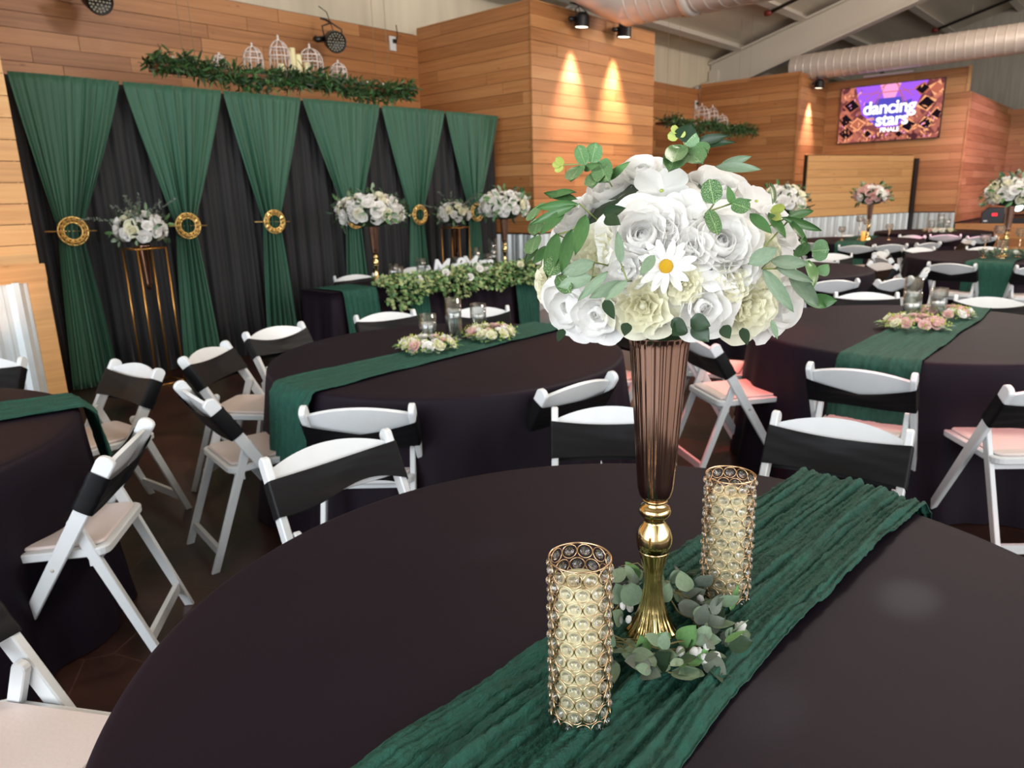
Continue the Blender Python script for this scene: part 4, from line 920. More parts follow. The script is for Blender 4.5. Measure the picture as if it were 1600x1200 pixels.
bud_me = MB().lathe([(0, -0.5), (0.35, -0.35), (0.5, 0), (0.38, 0.4), (0, 0.55)], 8).mesh('bud', 'petalwhite')
for i, (u, f, z) in enumerate([(-0.145, -0.03, 0.02), (-0.15, -0.02, 0.025), (-0.155, -0.04, 0.018), (-0.142, -0.045, 0.03), (-0.15, -0.033, 0.036), (-0.06, -0.09, 0.03), (-0.068, -0.1, 0.02), (-0.05, -0.1, 0.035), (-0.075, -0.085, 0.035), (0.06, 0.0, 0.035), (0.045, -0.015, 0.045), (0.05, 0.02, 0.05), (0.035, 0.03, 0.04), (-0.10, 0.05, 0.04), (-0.108, 0.045, 0.03), (-0.095, 0.055, 0.03), (-0.09, -0.095, 0.02), (-0.03, -0.09, 0.03)]):
    p = lv*u+fwd*f+Vector((0, 0, z)); s = rw.uniform(0.010, 0.016)
    ob('bud', bud_me, wr, p, (rw.uniform(-0.6, 0.6), rw.uniform(-0.6, 0.6), rw.uniform(0, 3)), (s, s, s*1.3))
# crystal pillar holders
ring_me = MB().tube([(0.0112*cos(2*pi*i/16), 0, 0.0112*sin(2*pi*i/16)) for i in range(16)], 0.0008, 5, closed=True).mesh('wire_ring', 'rosegold')
def gem_mesh():
    n = 8; R = 0.0078; v = [(0, -0.0052, 0)]+[(0.45*R*cos(2*pi*(i+.5)/n), -0.0045, 0.45*R*sin(2*pi*(i+.5)/n)) for i in range(n)]+[(R*cos(2*pi*i/n), -0.001, R*sin(2*pi*i/n)) for i in range(n)]+[(0, 0.0042, 0)]
    f = []
    for i in range(n):
        j = (i+1) % n; f += [(0, 1+i, 1+j), (1+i, 1+n+j, 1+j), (1+i, 1+n+i, 1+n+j), (1+2*n, 1+n+j, 1+n+i)]
    return MB().add(v, f).mesh('crystal', 'crystal')
gem_me = gem_mesh()
def pillar(x, y, h, r, label, clabel, ch):
    t = thing('crystal_candle_holder', label, 'candle holder', (x, y, ZC), 0.2, 'crystal pillar candle holders')
    n = 12; rows = 12; pz = (h-0.004)/rows
    for i in range(rows):
        for j in range(n):
            a = 2*pi*(j+(0.5 if i % 2 else 0))/n; p = (r*cos(a), r*sin(a), 0.002+pz*(i+0.5)); M_ = Matrix.Translation(p) @ Matrix.Rotation(a+pi/2, 4, 'Z')
            ob('wire_ring', ring_me, t, M=M_ @ Matrix.Diagonal((1.03, 1, pz/0.0225, 1))); ob('crystal', gem_me, t, M=M_)
    for z in (0.002, h): MB().tube([(r*1.01*cos(2*pi*i/48), r*1.01*sin(2*pi*i/48), z) for i in range(48)], 0.0013, 6, closed=True).build('rim', 'rosegold', t)
    MB().lathe([(0, 0.0005), (r-0.001, 0.0005), (r-0.001, 0.002), (0, 0.002)], 32).build('base_plate', 'rosegold', t)
    c = thing('pillar_candle', clabel, 'candle', (x, y, ZC+0.003), 0, 'ivory pillar candles')
    cr = r*0.72
    MB().lathe([(0, 0), (cr, 0), (cr, ch-0.003), (cr-0.003, ch), (cr*0.75, ch-0.004), (0, ch-0.007)], 36).build('wax', 'ivory', c)
    MB().tube([(0, 0, ch-0.007), (0.001, 0, ch+0.004)], 0.001, 5).build('wick', 'blackplastic', c)
pillar(0.757, 0.563, 0.272, 0.0445, 'gold wire and crystal pillar candle holder, nearer one beside the foreground vase', 'ivory pillar candle inside the nearer crystal holder', 0.235)
pillar(1.205, 0.545, 0.262, 0.0445, 'gold wire and crystal pillar candle holder, farther one behind the foreground vase', 'ivory pillar candle inside the farther crystal holder', 0.225)

# ================================================================ other tables
def cylinder(x, y, z, h, r, label, level=0.62, group='glass cylinders with floating candles'):
    t = thing('glass_cylinder', label, 'vase', (x, y, z), 0, group)
    MB().lathe([(0, 0), (r, 0), (r, h), (r-0.0025, h), (r-0.0025, 0.006), (0, 0.006)], 28).build('glass_wall', 'glass', t)
    wl_ = 0.006+(h-0.01)*level
    MB().lathe([(0, 0.0065), (r-0.003, 0.0065), (r-0.003, wl_), (0, wl_)], 28).build('water', 'water', t)
    c = thing('floating_candle', 'white floating candle in ' + label.split('holding')[0].strip(), 'candle', (x, y, z+wl_), 0, 'floating candles')
    cr = r*0.78
    MB().lathe([(0, -0.008), (cr*0.8, -0.006), (cr, 0.008), (cr*0.97, 0.016), (cr*0.6, 0.014), (0, 0.013)], 24).build('wax', 'candlewhite', c)
    MB().tube([(0, 0, 0.012), (0, 0, 0.024)], 0.001, 4).build('wick', 'blackplastic', c)
ZR = ZT+0.012
def flower_ring(x, y, r0, label, mix, seed, n=11, R=0.036):
    r = random.Random(seed); t = thing('flower_ring', label, 'flower ring', (x, y, ZR), 0, 'rose candle rings')
    for i in range(n):
        a = 2*pi*i/n+r.uniform(-0.1, 0.1); q = r0*r.uniform(0.9, 1.1); nm = Vector((cos(a)*0.8, sin(a)*0.8, 0.7)); put_rose(t, r.choice(mix), (q*cos(a)*1.05, q*sin(a)*1.05, 0.045), nm, R*r.uniform(0.9, 1.15), r)
    for i in range(n-2):
        a = 2*pi*i/(n-2)+0.3; q = r0*0.72; put_rose(t, r.choice(mix), (q*cos(a), q*sin(a), 0.062), (cos(a)*0.3, sin(a)*0.3, 1), R*0.8, r)
    mb = MB()
    for i in range(170):
        a = r.uniform(0, 6.28); q = r0*r.uniform(0.6, 1.35); p = Vector((q*cos(a), q*sin(a), r.uniform(0.02, 0.085)*(1.3-0.5*q/r0)))
        s = r.uniform(0.004, 0.007); mb.add([(s, 0, 0), (-s, 0, 0), (0, s, 0), (0, -s, 0), (0, 0, s*1.4), (0, 0, -s)], [(0, 2, 4), (2, 1, 4), (1, 3, 4), (3, 0, 4), (2, 0, 5), (1, 2, 5), (3, 1, 5), (0, 3, 5)], 0, False, Matrix.Translation(p))
    o = mb.build('berries', 'leaflime', t); o['kind'] = 'stuff'
    mb = MB()
    for i in range(46):
        a = r.uniform(0, 6.28); q = r0*r.uniform(0.8, 1.25); d = Vector((cos(a), sin(a), r.uniform(-0.1, 0.3)))+rand_dir(r)*0.5; p = Vector((q*cos(a), q*sin(a), r.uniform(0.008, 0.03))); leaf_into(mb, p, Vector((d.x, d.y, max(d.z, 0.0))), (0, 0, 1), r.uniform(0.03, 0.055), r.uniform(0.02, 0.032), r.randint(0, 1))
    mb.build('foliage', ['leafsage', 'leaffresh'], t)
flower_ring(2.50, 2.86, 0.125, 'white rose ring with green berries, left of two on the table before the head table', ('w', 'w', 'p', 'c'), 1)
flower_ring(2.94, 2.82, 0.125, 'white and blush rose ring, right of two on the table before the head table', ('w', 'p', 'p', 'c'), 2)
cylinder(2.62, 2.99, ZR, 0.165, 0.048, 'short glass cylinder at the left flower ring holding water')
cylinder(2.79, 2.96, ZR, 0.235, 0.046, 'tall glass cylinder between the white flower rings holding water', 0.66)
cylinder(3.05, 3.02, ZR, 0.165, 0.048, 'short glass cylinder at the right blush flower ring holding water', 0.5)
flower_ring(4.52, 1.0, 0.135, 'pink rose ring with green berries, nearer of two at the right', ('p', 'p', 'p', 'c'), 3, 12)
flower_ring(4.98, 0.95, 0.125, 'pink rose ring with green berries, farther of two at the right', ('p', 'p', 'w'), 4)
cylinder(4.72, 1.07, ZR, 0.175, 0.05, 'short glass cylinder nearest in the pink flower rings holding water', 0.5)
cylinder(4.93, 1.12, ZR, 0.235, 0.05, 'tallest glass cylinder among the pink flower rings holding water', 0.55)
cylinder(4.90, 0.97, ZR, 0.185, 0.046, 'right glass cylinder among the pink flower rings holding water', 0.45)
def candle_stand(x, y, z, h, label, group):
    t = thing('crystal_candlestick', label, 'candle holder', (x, y, z), 0, group)
    MB().lathe([(0, 0), (0.036, 0), (0.034, 0.006), (0.008, 0.012), (0, 0.012)], 16).build('foot', 'rosegold', t)
    MB().tube([(0, 0, 0.01), (0, 0, h-0.04)], 0.005, 8).build('stem', 'rosegold', t)
    mb = MB()
    for k in range(4):
        el = -0.9+0.5*k
        for j in range(8):
            a = 2*pi*(j+0.5*(k % 2))/8; p = Vector((0.052*cos(el)*cos(a), 0.052*cos(el)*sin(a), h+0.052*sin(el))); s = 0.012
            mb.add([(s, 0, 0), (-s, 0, 0), (0, s, 0), (0, -s, 0), (0, 0, s), (0, 0, -s)], [(0, 2, 4), (2, 1, 4), (1, 3, 4), (3, 0, 4), (2, 0, 5), (1, 2, 5), (3, 1, 5), (0, 3, 5)], 0, False, Matrix.Translation(p))
    mb.build('crystal_bowl', 'crystal', t)
    mb = MB()
    for k in range(3):
        el = -0.7+0.55*k; mb.tube([(0.05*cos(el)*cos(2*pi*i/18), 0.05*cos(el)*sin(2*pi*i/18), h+0.05*sin(el)) for i in range(18)], 0.0022, 4, closed=True)
    mb.build('wire_bowl', 'rosegold', t)
# tall vases with bouquets on the far tables
EX = dict(E=(7.4, 2.98), F=(9.7, 1.36), G=(12.0, 3.44))
vase(7.42, 2.96, ZR, 'tall gold vase hidden behind the right side of the big bouquet'); far_bouquet(7.42, 2.96, 1.42, 0.25, 0.19, 44, 0.062, 'white bouquet peeking out right behind the big foreground bouquet', 21)
vase(9.62, 1.33, ZR, 'tall gold vase at the right edge'); far_bouquet(9.62, 1.33, 1.44, 0.27, 0.20, 50, 0.068, 'white bouquet in the tall vase at the right edge', 22, sprig=3)
vase(12.0, 3.44, ZR, 'tall gold vase in front of the barn door'); far_bouquet(12.0, 3.44, 1.42, 0.26, 0.19, 40, 0.068, 'small blush pink bouquet in front of the barn door', 23, ('p', 'p', 'w'))
for i, (dx, dy, h, lb) in enumerate(((-0.30, 0.14, 0.22, 'leftmost'), (-0.28, -0.02, 0.16, 'lowest, in front'), (-0.12, 0.05, 0.30, 'tallest'), (-0.05, -0.14, 0.27, 'rightmost'))):
    candle_stand(9.62+dx, 1.33+dy, ZR, h, 'gold crystal candlestick at the right edge vase, %s' % lb, 'crystal candlesticks at the right edge')
for i, (dx, dy, h, lb) in enumerate(((-0.25, 0.30, 0.17, 'leftmost'), (-0.1, 0.1, 0.32, 'second from left'), (-0.15, -0.02, 0.28, 'third from left'), (0.0, -0.30, 0.20, 'rightmost'))):
    candle_stand(12.0+dx, 3.44+dy, ZR, h, 'rose gold crystal candlestick below the pink bouquet, %s' % lb, 'crystal candlesticks below the pink bouquet')
o = thing('pillar_candle', 'small lit amber candle below the pink bouquet', 'candle', (11.72, 3.42, ZR)); MB().lathe([(0, 0), (0.03, 0), (0.03, 0.13), (0.025, 0.14), (0, 0.14)], 16).build('wax', 'flamegold', o)
MB().tube([(0, 0, 0.138), (0, 0, 0.15)], 0.002, 4).build('wick', 'blackplastic', o)
def green_wreath(x, y, label, seed, r0=0.2):
    r = random.Random(seed); t = thing('eucalyptus_wreath', label, 'wreath', (x, y, ZR)); mb = MB()
    for i in range(140):
        a = r.uniform(0, 6.28); q = r0*r.uniform(0.75, 1.2); d = rand_dir(r); d.z = abs(d.z)*0.6; leaf_into(mb, (q*cos(a), q*sin(a), r.uniform(0.01, 0.06)), d, (0, 0, 1), r.uniform(0.04, 0.07), r.uniform(0.03, 0.05), r.randint(0, 1))
    mb.build('foliage', ['leafsage', 'leafdusk'], t)
    for i in range(4): a = r.uniform(0, 6.28); put_rose(t, 'w', (r0*cos(a), r0*sin(a), 0.06), (cos(a), sin(a), 1), 0.03, r)
green_wreath(9.62, 1.33, 'eucalyptus wreath around the vase at the right edge', 31)
flower_ring(14.35, 2.98, 0.2, 'flower ring on the farthest table before the door', ('p', 'w', 'c'), 35, 12, 0.05)
for i, (dx, dy, h, lb) in enumerate(((-0.05, 0.1, 0.2, 'left'), (0.1, 0.0, 0.3, 'middle'), (0.0, -0.12, 0.22, 'right'))):
    cylinder(14.35+dx, 2.98+dy, ZR, h, 0.05, '%s far glass cylinder on the farthest table holding water' % lb, 0.5)

# ================================================================ head table decoration
vase(4.42, 5.76, ZT+0.006, 'tall gold vase at the left of the head table'); far_bouquet(4.40, 5.76, 1.44, 0.35, 0.20, 66, 0.066, 'wide white bouquet in the tall vase at the left of the head table', 41, leaves=150)
vase(6.30, 5.76, ZT+0.006, 'tall gold vase at the right of the head table'); far_bouquet(6.30, 5.76, 1.44, 0.32, 0.21, 60, 0.066, 'white bouquet in the tall vase at the right of the head table', 42, leaves=130)
# garland along the front edge
g = thing('leaf_garland', 'eucalyptus garland with white roses along the head table front', 'garland', (0, 0, 0)); r = random.Random(77); mb = MB()
gx0, gx1 = 4.22, 6.72
for i in range(2100):
    u = r.random(); x = gx0+(gx1-gx0)*u; drop = 0.10+0.10*abs(sin(u*9.5+0.6))+0.05*sin(u*23); v = r.random()
    if v < 0.45: p = Vector((x, HY0-0.07+r.uniform(0, 0.2), ZT+r.uniform(0.012, 0.085)))
    else: p = Vector((x, HY0-0.07-r.uniform(0.0, 0.07), ZT+0.04-r.uniform(0, drop+0.04)))
    d = rand_dir(r); d.y = -abs(d.y)*0.8; d.z *= 0.7; leaf_into(mb, p, d, (0, -0.6, 0.7), r.uniform(0.035, 0.06), r.uniform(0.03, 0.045), r.choice((0, 0, 1, 2, 3)))
o = mb.build('foliage', ['leafpale', 'leaffresh', 'leafmid', 'leafivy'], g); o['kind'] = 'stuff'
MB().tube([(gx0+(gx1-gx0)*i/30, HY0-0.06+0.02*sin(i), ZT+0.03) for i in range(31)], 0.006, 5).build('vine', 'twig', g)
for (x, y, z) in ((4.62, 5.36, 0.80), (5.02, 5.40, 0.83), (5.30, 5.34, 0.76), (5.47, 5.36, 0.83), (5.60, 5.38, 0.80), (6.12, 5.36, 0.82), (6.42, 5.36, 0.83), (5.5, 5.45, 0.86)):
    put_rose(g, r.choice('wc'), (x, y, z), (-0.5, -0.8, 0.5), 0.045, r)
for i, (x, y, h, lb) in enumerate(((4.60, 5.72, 0.17, 'short glass cylinder right of the left head table vase'), (4.78, 5.86, 0.12, 'low glass cylinder tucked behind at the left of the head table'), (5.02, 5.78, 0.19, 'glass cylinder alone in the left middle of the head table'), (5.56, 5.80, 0.16, 'glass cylinder behind the white letters on the head table'),
        (5.90, 5.84, 0.24, 'tall glass cylinder right of the white letters'), (5.98, 5.74, 0.17, 'low glass cylinder right of the white letters'), (6.18, 5.84, 0.22, 'glass cylinder left of the right head table vase'), (6.24, 5.90, 0.32, 'tallest glass cylinder behind the right head table vase'))):
    cylinder(x, y, ZT+0.006, h, 0.05, lb+' holding water', 0.5 if i != 3 else 0.4, 'glass cylinders on the head table')
dg = bpy.context.evaluated_depsgraph_get()
def text_mesh(txt, size, depth, mat, bold=0.0, shear=0.0, spacing=1.0):
    cu = bpy.data.curves.new('lettering', 'FONT'); cu.body = txt; cu.size = size; cu.extrude = depth; cu.offset = bold; cu.shear = shear; cu.space_character = spacing; cu.align_x = 'CENTER'
    o = bpy.data.objects.new('tmp', cu); col.objects.link(o); bpy.context.view_layer.update(); g_ = bpy.context.evaluated_depsgraph_get()
    me = bpy.data.meshes.new_from_object(o.evaluated_get(g_)); bpy.data.objects.remove(o); me.materials.clear(); me.materials.append(MATS[mat]); return me
for txt, x, nm, lb in (('Mr', 5.20, 'letters_mr', 'white Mr letters standing on the head table'), ('&', 5.42, 'ampersand', 'white ampersand standing between the letters on the head table'), ('Mrs', 5.68, 'letters_mrs', 'white Mrs letters standing on the head table')):
    o = ob('sign_letters', text_mesh(txt, 0.24, 0.012, 'resin', 0.004, 0.2), None, (x, 5.62, ZT+0.012), (pi/2, 0, radians(-25))); tag(o, lb, 'sign', 'white letters on the head table')

# gold flower stands by the drapes
def flower_stand(x, y, label, blabel, seed, rz):
    t = thing('flower_stand', label, 'flower stand', (x, y, 0), rz, 'tall gold flower stands'); s = 0.125; h = 1.2
    for i in (-1, 1):
        for j in (-1, 1): MB().tube([(i*s, j*s, 0), (i*s, j*s, h)], 0.0085, 6).build('pole', 'brass', t)
    for z, nm in ((0.008, 'base_frame'), (h, 'top_frame')):
        mb = MB()
        for a, b in (((-s, -s), (s, -s)), ((s, -s), (s, s)), ((s, s), (-s, s)), ((-s, s), (-s, -s))): mb.tube([(*a, z), (*b, z)], 0.008, 6)
        mb.build(nm, 'brass', t)
    MB().lathe([(0, h-0.36), (0.022, h-0.355), (0.03, h-0.3), (0.055, h+0.02), (0.058, h+0.03), (0.05, h+0.02), (0, h-0.1)], 24, flute=lambda z, q: 0.03*(abs(sin(9*q))-0.5)).build('cone_vase', 'bronze', t)
    for a in (0, pi/2): MB().tube([(-s*cos(a), -s*sin(a), h), (s*cos(a), s*sin(a), h)], 0.005, 5).build('cross_bar', 'brass', t)
    far_bouquet(x, y, h+0.16, 0.23, 0.17, 30, 0.06, blabel, seed, ('w', 'w', 'c'), 60, 9)
flower_stand(2.60, 6.62, 'tall gold four pole flower stand at the left drapes', 'white bouquet with grey green sprigs on the left gold stand', 51, 0.1)
flower_stand(6.34, 6.62, 'tall gold four pole flower stand at the right drapes', 'white bouquet with grey green sprigs on the right gold stand', 52, 0.3)

# ================================================================ hanging shelves
def cage(x, y, z, w_, h, label, group):
    t = thing('birdcage_lantern', label, 'lantern', (x, y, z), 0, group); r = w_/2; mb = MB()
    for i in range(8):
        a = 2*pi*i/8; pts = [(r*cos(a), r*sin(a), 0), (r*cos(a), r*sin(a), h*0.5)]
        for k in range(1, 7): q = k/6*pi/2; pts.append((r*cos(q)*cos(a), r*cos(q)*sin(a), h*0.5+h*0.36*sin(q)))
        mb.tube(pts, 0.007, 4)
    mb.build('bars', 'lacewhite', t)
    for zz, rr in ((0.008, r), (h*0.5, r), (h*0.68, r*0.86)): MB().tube([(rr*cos(2*pi*i/24), rr*sin(2*pi*i/24), zz) for i in range(24)], 0.008, 5, closed=True).build('hoop', 'lacewhite', t)
    MB().lathe([(0.012, h*0.86), (0.018, h*0.88), (0.008, h*0.92), (0.014, h*0.95), (0, h)], 10).build('finial', 'lacewhite', t)
    MB().lathe([(0, 0), (r*1.05, 0), (r*1.05, 0.012), (0, 0.012)], 20).build('base_plate', 'lacewhite', t)
def shelf(x0, x1, y, z, label, glabel, seed, ngar):
    t = thing('hanging_shelf', label, 'shelf', ((x0+x1)/2, y, z)); L = (x1-x0)/2
    MB().box((0, 0, -0.02), (2*L, 0.3, 0.045)).build('board', 'darkwood', t)
    for sx in (-L+0.35, L-0.3):
        for sy in (-0.12, 0.12): MB().tube([(sx, sy, 0), (sx, sy, roof_z(y)-z-0.05)], 0.003, 4).build('cord', 'stringgrey', t)
    g = thing('leaf_garland', glabel, 'garland', ((x0+x1)/2, y, z)); r = random.Random(seed); mb = MB()
    for i in range(ngar):
        x = r.uniform(-L-0.08, L+0.06); sag = 0.05*sin(x*4+seed); v = r.random()
        if v < 0.65: p = Vector((x, -0.15+r.uniform(-0.07, 0.03), r.uniform(-0.12, 0.06)+sag))
        else: p = Vector((x, r.uniform(-0.1, 0.12), r.uniform(0.006, 0.08)))
        d = rand_dir(r); d.y -= 0.5; d.z -= 0.25; leaf_into(mb, p, d, rand_dir(r), r.uniform(0.07, 0.13), r.uniform(0.018, 0.03), r.choice((0, 1, 1, 2)))
    o = mb.build('foliage', ['leafdark', 'leafivy', 'leafmid'], g); o['kind'] = 'stuff'
    for i in range(14): put_rose(g, 'w', (r.uniform(-L, L), -0.16, r.uniform(0.0, 0.08)), (0, -1, 0.6), 0.018, r)
    return t
shelf(3.30, 6.36, 7.5, 2.86, 'wooden shelf hung on cords above the green drapes', 'thick green leaf garland on the shelf above the drapes', 1, 2300)
for x, w_, h, lb in ((4.36, 0.20, 0.34, 'first from the left'), (4.68, 0.22, 0.46, 'tallest'), (5.07, 0.27, 0.42, 'widest, right of the two candles'), (5.44, 0.19, 0.29, 'small, below the black spotlight'), (3.98, 0.12, 0.2, 'tiny, leftmost')):
    cage(x, 7.53, 2.8625, w_, h, 'white birdcage lantern on the shelf above the drapes, %s' % lb, 'birdcage lanterns on the near shelf')
for x, h, lb in ((4.84, 0.34, 'taller of the pair between the lanterns'), (4.915, 0.28, 'shorter of the pair between the lanterns'), (5.02, 0.2, 'inside the widest lantern'), (4.69, 0.15, 'inside the tallest lantern'), (5.27, 0.11, 'stub left of the small lantern')):
    c = thing('pillar_candle', 'ivory candle on the shelf above the drapes, %s' % lb, 'candle', (x, 7.53, 2.876 if 'inside' in lb else 2.8635), 0, 'candles on the near shelf')
    MB().lathe([(0, 0), (0.036, 0), (0.036, h-0.005), (0.03, h), (0, h-0.006)], 16).build('wax', 'ivory', c); MB().tube([(0, 0, h-0.007), (0, 0, h+0.012)], 0.002, 4).build('wick', 'blackplastic', c)
shelf(12.4, 16.05, 7.3, 2.82, 'wooden shelf hung in the second alcove', 'dark green leaf garland on the alcove shelf', 2, 1500)
for x, w_, h, lb in ((13.95, 0.30, 0.44, 'left'), (14.4, 0.24, 0.44, 'middle'), (14.85, 0.24, 0.3, 'small right')):
    cage(x, 7.32, 2.8225, w_, h, 'white birdcage lantern on the alcove shelf, %s' % lb, 'birdcage lanterns on the alcove shelf')
for i, (x, z) in enumerate(((4.60, 2.66), (4.75, 2.65))):
    t = thing('crystal_drop', '%s small crystal drop hanging over the third drape' % ('left', 'right')[i], 'ornament', (x, 7.36, z), 0, 'crystal drops')
    MB().tube([(0, 0, 0.05), (0, 0, 0.16)], 0.0015, 4).build('thread', 'stringgrey', t)
    for k in range(3): MB().lathe([(0, -0.016), (0.012, 0), (0, 0.016)], 6, smooth=False).build('crystal', 'crystal', t, (0.01*(k % 2), 0, 0.05-0.04*k))

# ================================================================ spotlights
def spot(x, y, z, direction, label, lit, color=(1, 0.55, 0.28), energy=60, angle=30, mount=(0, 0.2, 0.25), tgt=None, s=1.0):
    t = thing('spotlight', label, 'spotlight', (x, y, z), 0, 'black spotlights'); q = Vector(direction).to_track_quat('-Z', 'Y').to_matrix().to_4x4()
    c = MB().lathe([(0, 0.10), (0.05, 0.10), (0.085, 0.075), (0.098, 0.04), (0.102, -0.06), (0.106, -0.07), (0.106, -0.085), (0.095, -0.085), (0.092, -0.07), (0, -0.07)], 28).build('can', 'blackmetal', t); c.matrix_basis = q
    mb = MB()
    for k, n in ((0.0, 1), (0.03, 6), (0.058, 12), (0.08, 18)):
        for i in range(n):
            a = 2*pi*i/n; mb.lathe([(0, 0.004), (0.0085, 0.003), (0.0085, -0.003), (0, -0.005)], 6, M=Matrix.Translation((k*cos(a), k*sin(a), -0.074)))
    l = mb.build('led_array', 'led' if lit else 'led_off_glow', t); l.matrix_basis = q
    MB().tube([(-0.11, 0, 0), (-0.12, 0.02, 0.13), (0, 0.03, 0.18), (0.12, 0.02, 0.13), (0.11, 0, 0)], 0.009, 6).build('yoke', 'blackmetal', t)
    MB().tube([(0, 0.03, 0.18), (mount[0]*0.5, mount[1]*0.6, mount[2]*0.9), mount], 0.012, 6).build('arm', 'blackmetal', t)
    MB().tube([(-0.09, 0.05, 0.02), (-0.17, 0.06, 0.0), (-0.18, 0.08, 0.02)], 0.03, 8).build('plug', 'blackplastic', t)
    MB().tube([(0.05, 0.05, 0.08), (0.02, 0.12, 0.3), (mount[0], mount[1]+0.02, mount[2]+0.12)], 0.005, 5).build('cord', 'cagecord', t)
    t.scale = (s, s, s)
    if lit:
        p = Vector((x, y, z))+Vector(direction).normalized()*0.12*s
        light('spot_beam', 'SPOT', p, energy, color, p+Vector(direction), None, None, angle, 1.0, radius=0.05)
spot(8.50, 6.26, 3.80, (0, 0.08, -1), 'lit black spotlight, left of the pair on the box wall', True, (1, 0.66, 0.70), 520, 56)
spot(9.52, 6.26, 3.81, (0, 0.08, -1), 'lit black spotlight, right of the pair on the box wall', True, (1, 0.76, 0.64), 520, 56)
spot(16.97, 6.14, 3.74, (0, 0.08, -1), 'lit black spotlight on the narrow pillar left of the screen', True, (1, 0.66, 0.70), 520, 56)
spot(5.88, 8.18, 3.50, (-0.35, -1, -0.35), 'unlit black spotlight above the shelf lanterns', False, s=1.2)
spot(3.12, 8.2, 3.54, (0.1, -1, -0.5), 'unlit black spotlight cut off at the top left', False, s=1.2)
light('uplight_beam', 'SPOT', (1.25, 6.0, 0.15), 50, (1, 0.56, 0.32), (1.25, 6.35, 2.5), None, None, 80, 0.8)

# ================================================================ wall fittings
for x, y, z, lb in ((7.20, YW-0.01, 3.70, 'small white wall outlet with black cord near the corner'), (16.15, YW-0.01, 3.5, 'small white wall outlet in the alcove corner')):
    t = thing('wall_outlet', lb, 'outlet', (x, y, z), 0, 'wall outlets')
    MB().box((0, -0.01, 0), (0.11, 0.02, 0.19)).build('cover_plate', 'outletwhite', t)
    MB().box((0.02, -0.035, 0.03), (0.05, 0.04, 0.05)).build('plug', 'blackplastic', t)
    MB().tube([(0.03, -0.05, 0.03), (0.07, -0.05, 0.1), (0.075, -0.02, 0.25)], 0.007, 5).build('cord', 'cagecord', t)
# the large screen
tv = thing('television', 'large screen on the cedar wall with purple and orange title picture', 'television', (17.975, 4.945, 3.115)); TW, TH = 1.02, 0.58
MB().box((-0.045, 0, 0), (0.05, 2*TW+0.03, 2*TH+0.03)).build('bezel', 'blackplastic', tv)
MB().box((-0.01, 0, 0), (0.03, 0.6, 0.4)).build('wall_mount', 'blackmetal', tv)
sc = MB().add([(-0.0715, TW, -TH), (-0.0715, -TW, -TH), (-0.0715, -TW, TH), (-0.0715, TW, TH)], [(0, 1, 2, 3)]).build('screen', 'scr_base', tv)
r = random.Random(12); mb = MB()
def quad(cy, cz, ry, rz_, a, mi, lay):           # picture coordinates: +h to the right of the picture
    pts = []
    for (u, v) in ((1, 0), (0, 1), (-1, 0), (0, -1)):
        h, z = u*ry*cos(a)-v*rz_*sin(a), u*ry*sin(a)+v*rz_*cos(a); h = max(-TW, min(TW, cy+h)); z = max(-TH, min(TH, cz+z)); pts.append((-0.072-0.0004*lay, -h, z))
    mb.add(pts, [(0, 1, 2, 3)], mi)
def poly(pts, mi, lay): mb.add([(-0.072-0.0004*lay, -h, z) for h, z in pts], [tuple(range(len(pts)))], mi)
poly([(-0.2, -0.3), (0.2, -0.3), (0.5, 0.0), (0.72, 0.58), (-0.72, 0.58), (-0.55, 0.0)], 4, 0); poly([(-0.25, -0.25), (0.2, -0.25), (0.42, 0.05), (0.45, 0.3), (-0.5, 0.3), (-0.5, 0.05)], 5, 1)
poly([(-0.12, 0.3), (0.1, 0.3), (0.2, 0.58), (-0.22, 0.58)], 6, 2); poly([(-0.62, 0.5), (-0.2, 0.42), (-0.3, 0.2), (-0.5, 0.24)], 4, 2); poly([(0.62, 0.5), (0.2, 0.42), (0.28, 0.2), (0.46, 0.24)], 4, 2)
for a0, b0, a1, b1 in ((-0.5, 0.3, -0.1, 0.58), (0.45, 0.3, 0.1, 0.58), (-0.6, 0.42, 0.6, 0.42), (-0.3, 0.1, -0.12, 0.58), (0.3, 0.1, 0.12, 0.58), (-0.5, 0.05, -0.2, 0.4), (0.42, 0.05, 0.2, 0.4)):
    d = Vector((a1-a0, b1-b0)).normalized()*0.008; poly([(a0-d.y, b0+d.x), (a1-d.y, b1+d.x), (a1+d.y, b1-d.x), (a0+d.y, b0-d.x)], 3, 3)
for (h, z, s) in ((-0.78, 0.2, 0.2), (-0.9, -0.1, 0.2), (-0.62, -0.2, 0.17), (-0.85, -0.38, 0.2), (0.72, 0.12, 0.2), (0.62, 0.42, 0.16), (0.9, 0.4, 0.18), (0.42, -0.3, 0.17), (0.75, -0.28, 0.17), (0.95, -0.1, 0.15), (-0.4, -0.42, 0.12), (0.25, -0.46, 0.1)):
    quad(h, z, s, s*0.85, r.uniform(-0.3, 0.3), r.choice((1, 3)), 4); quad(h, z, s*0.82, s*0.68, r.uniform(-0.2, 0.2), r.choice((2, 2, 3)), 5)
for i in range(120):
    h = r.uniform(-TW, TW); z = -TH+abs(r.gauss(0, 0.16)) if r.random() < 0.6 else r.uniform(-TH, TH)
    if abs(h) < 0.5 and z > -0.35: h = 0.5+abs(h)*0.9 if r.random() < 0.5 else -0.5-abs(h)*0.9
    quad(h, z, r.uniform(0.02, 0.07), r.uniform(0.006, 0.02), r.uniform(0, 3), r.choice((1, 1, 2, 3, 6)), 6)
mb.build('picture', ['scr_white', 'scr_orange', 'scr_dark', 'scr_rust', 'scr_purple', 'scr_blue', 'scr_pink'], sc)
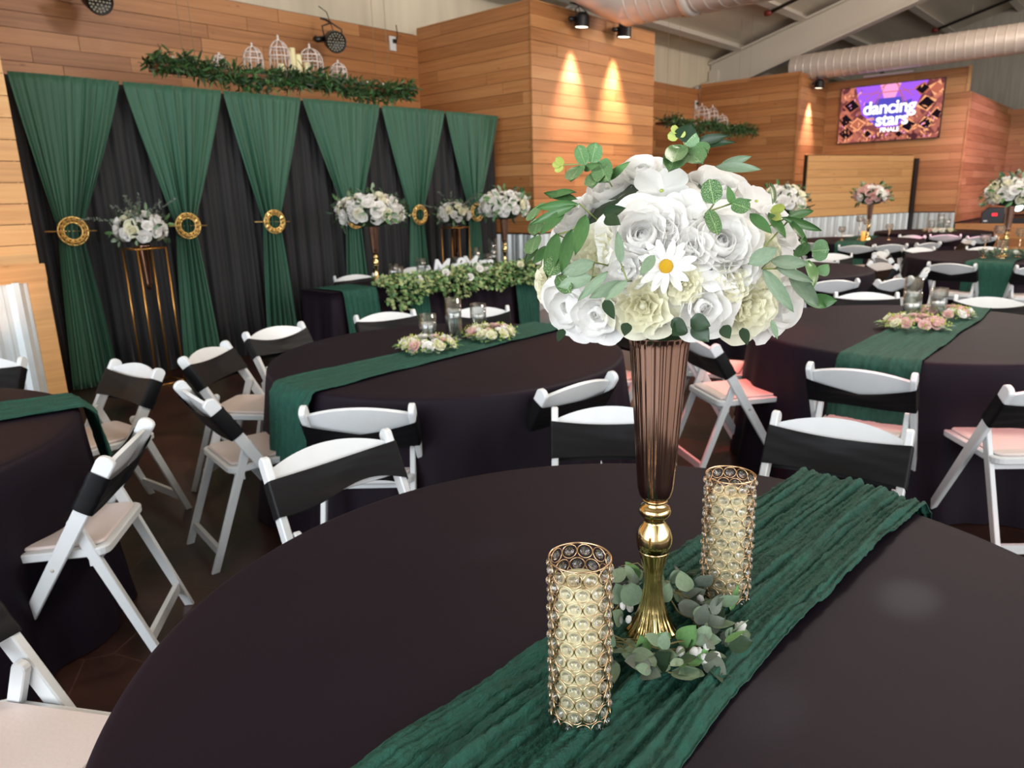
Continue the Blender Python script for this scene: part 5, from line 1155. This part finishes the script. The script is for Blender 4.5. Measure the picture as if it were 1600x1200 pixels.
for txt, size, z, h, mt, bold in (('dancing', 0.37, -0.01, 0.0, 'scr_white', 0.009), ('stars', 0.36, -0.26, 0.08, 'scr_white', 0.009), ('with', 0.10, -0.14, -0.36, 'scr_orange', 0.002), ('the', 0.10, -0.235, -0.36, 'scr_orange', 0.002), ('FINALE', 0.13, -0.40, 0.05, 'scr_white', 0.003)):
    o = ob('lettering', text_mesh(txt, size, 0.0008, mt, bold, 0, 0.95), sc, (-0.077, -h, z), (pi/2, 0, -pi/2))
# stage gear
t = thing('stage_monitor', 'black stage box with red display on the stage', 'speaker', (18.5, 2.86, 0.745), 0.2)
MB().prism([(-0.2, 0), (0.2, 0), (0.2, 0.22), (0.1, 0.32), (-0.2, 0.32)], -0.2, 0.2, 0.01).build('cabinet', 'blackplastic', t)
MB().box((-0.202, -0.03, 0.18), (0.006, 0.09, 0.05)).build('red_display', 'redled', t); MB().box((-0.202, 0.12, 0.05), (0.006, 0.07, 0.025)).build('badge', 'outletwhite', t)
t = thing('moving_light', 'black stage lamp with bright white lens beside the right edge vase', 'stage light', (18.6, 2.42, 0.745))
MB().box((0, 0, 0.05), (0.3, 0.3, 0.1)).build('base', 'blackmetal', t); MB().tube([(0, -0.17, 0.1), (0, -0.17, 0.34)], 0.03, 8).build('yoke_arm', 'blackmetal', t); MB().tube([(0, 0.17, 0.1), (0, 0.17, 0.34)], 0.03, 8).build('yoke_arm', 'blackmetal', t)
MB().lathe([(0, 0.16), (0.09, 0.15), (0.12, 0.05), (0.12, -0.14), (0.1, -0.15), (0, -0.14)], 20, M=Matrix.Translation((0, 0, 0.33)) @ Matrix.Rotation(-pi/2, 4, 'Y') @ Matrix.Rotation(pi, 4, 'X')).build('head', 'blackmetal', t)
MB().lathe([(0, 0), (0.1, 0), (0.09, 0.02), (0, 0.03)], 20, M=Matrix.Translation((-0.135, 0, 0.33)) @ Matrix.Rotation(-pi/2, 4, 'Y')).build('lens', 'beamlens', t)
t = thing('microphone_stand', 'thin chrome stand at the right edge of the stage', 'stand', (18.7, 2.05, 0.745)); MB().lathe([(0, 0), (0.12, 0), (0.11, 0.02), (0, 0.03)], 16).build('foot', 'blackmetal', t); MB().tube([(0, 0, 0.02), (0, 0, 0.9)], 0.012, 8).build('rod', 'steelwhite', t); MB().lathe([(0, 0.88), (0.03, 0.9), (0.03, 0.97), (0, 1.0)], 10).build('microphone', 'blackmetal', t)
# smoke detector disc under the roof
t = thing('ceiling_disc', 'round white fitting under the roof above the plank corner', 'ceiling fitting', (8.7, 8.3, roof_z(8.3)-0.08)); MB().lathe([(0, -0.05), (0.1, -0.045), (0.13, 0), (0.13, 0.03), (0, 0.04)], 20).build('dome', 'steelwhite', t); MB().tube([(0, 0, 0.03), (0, 0, 0.1)], 0.02, 6).build('stem', 'steelwhite', t)
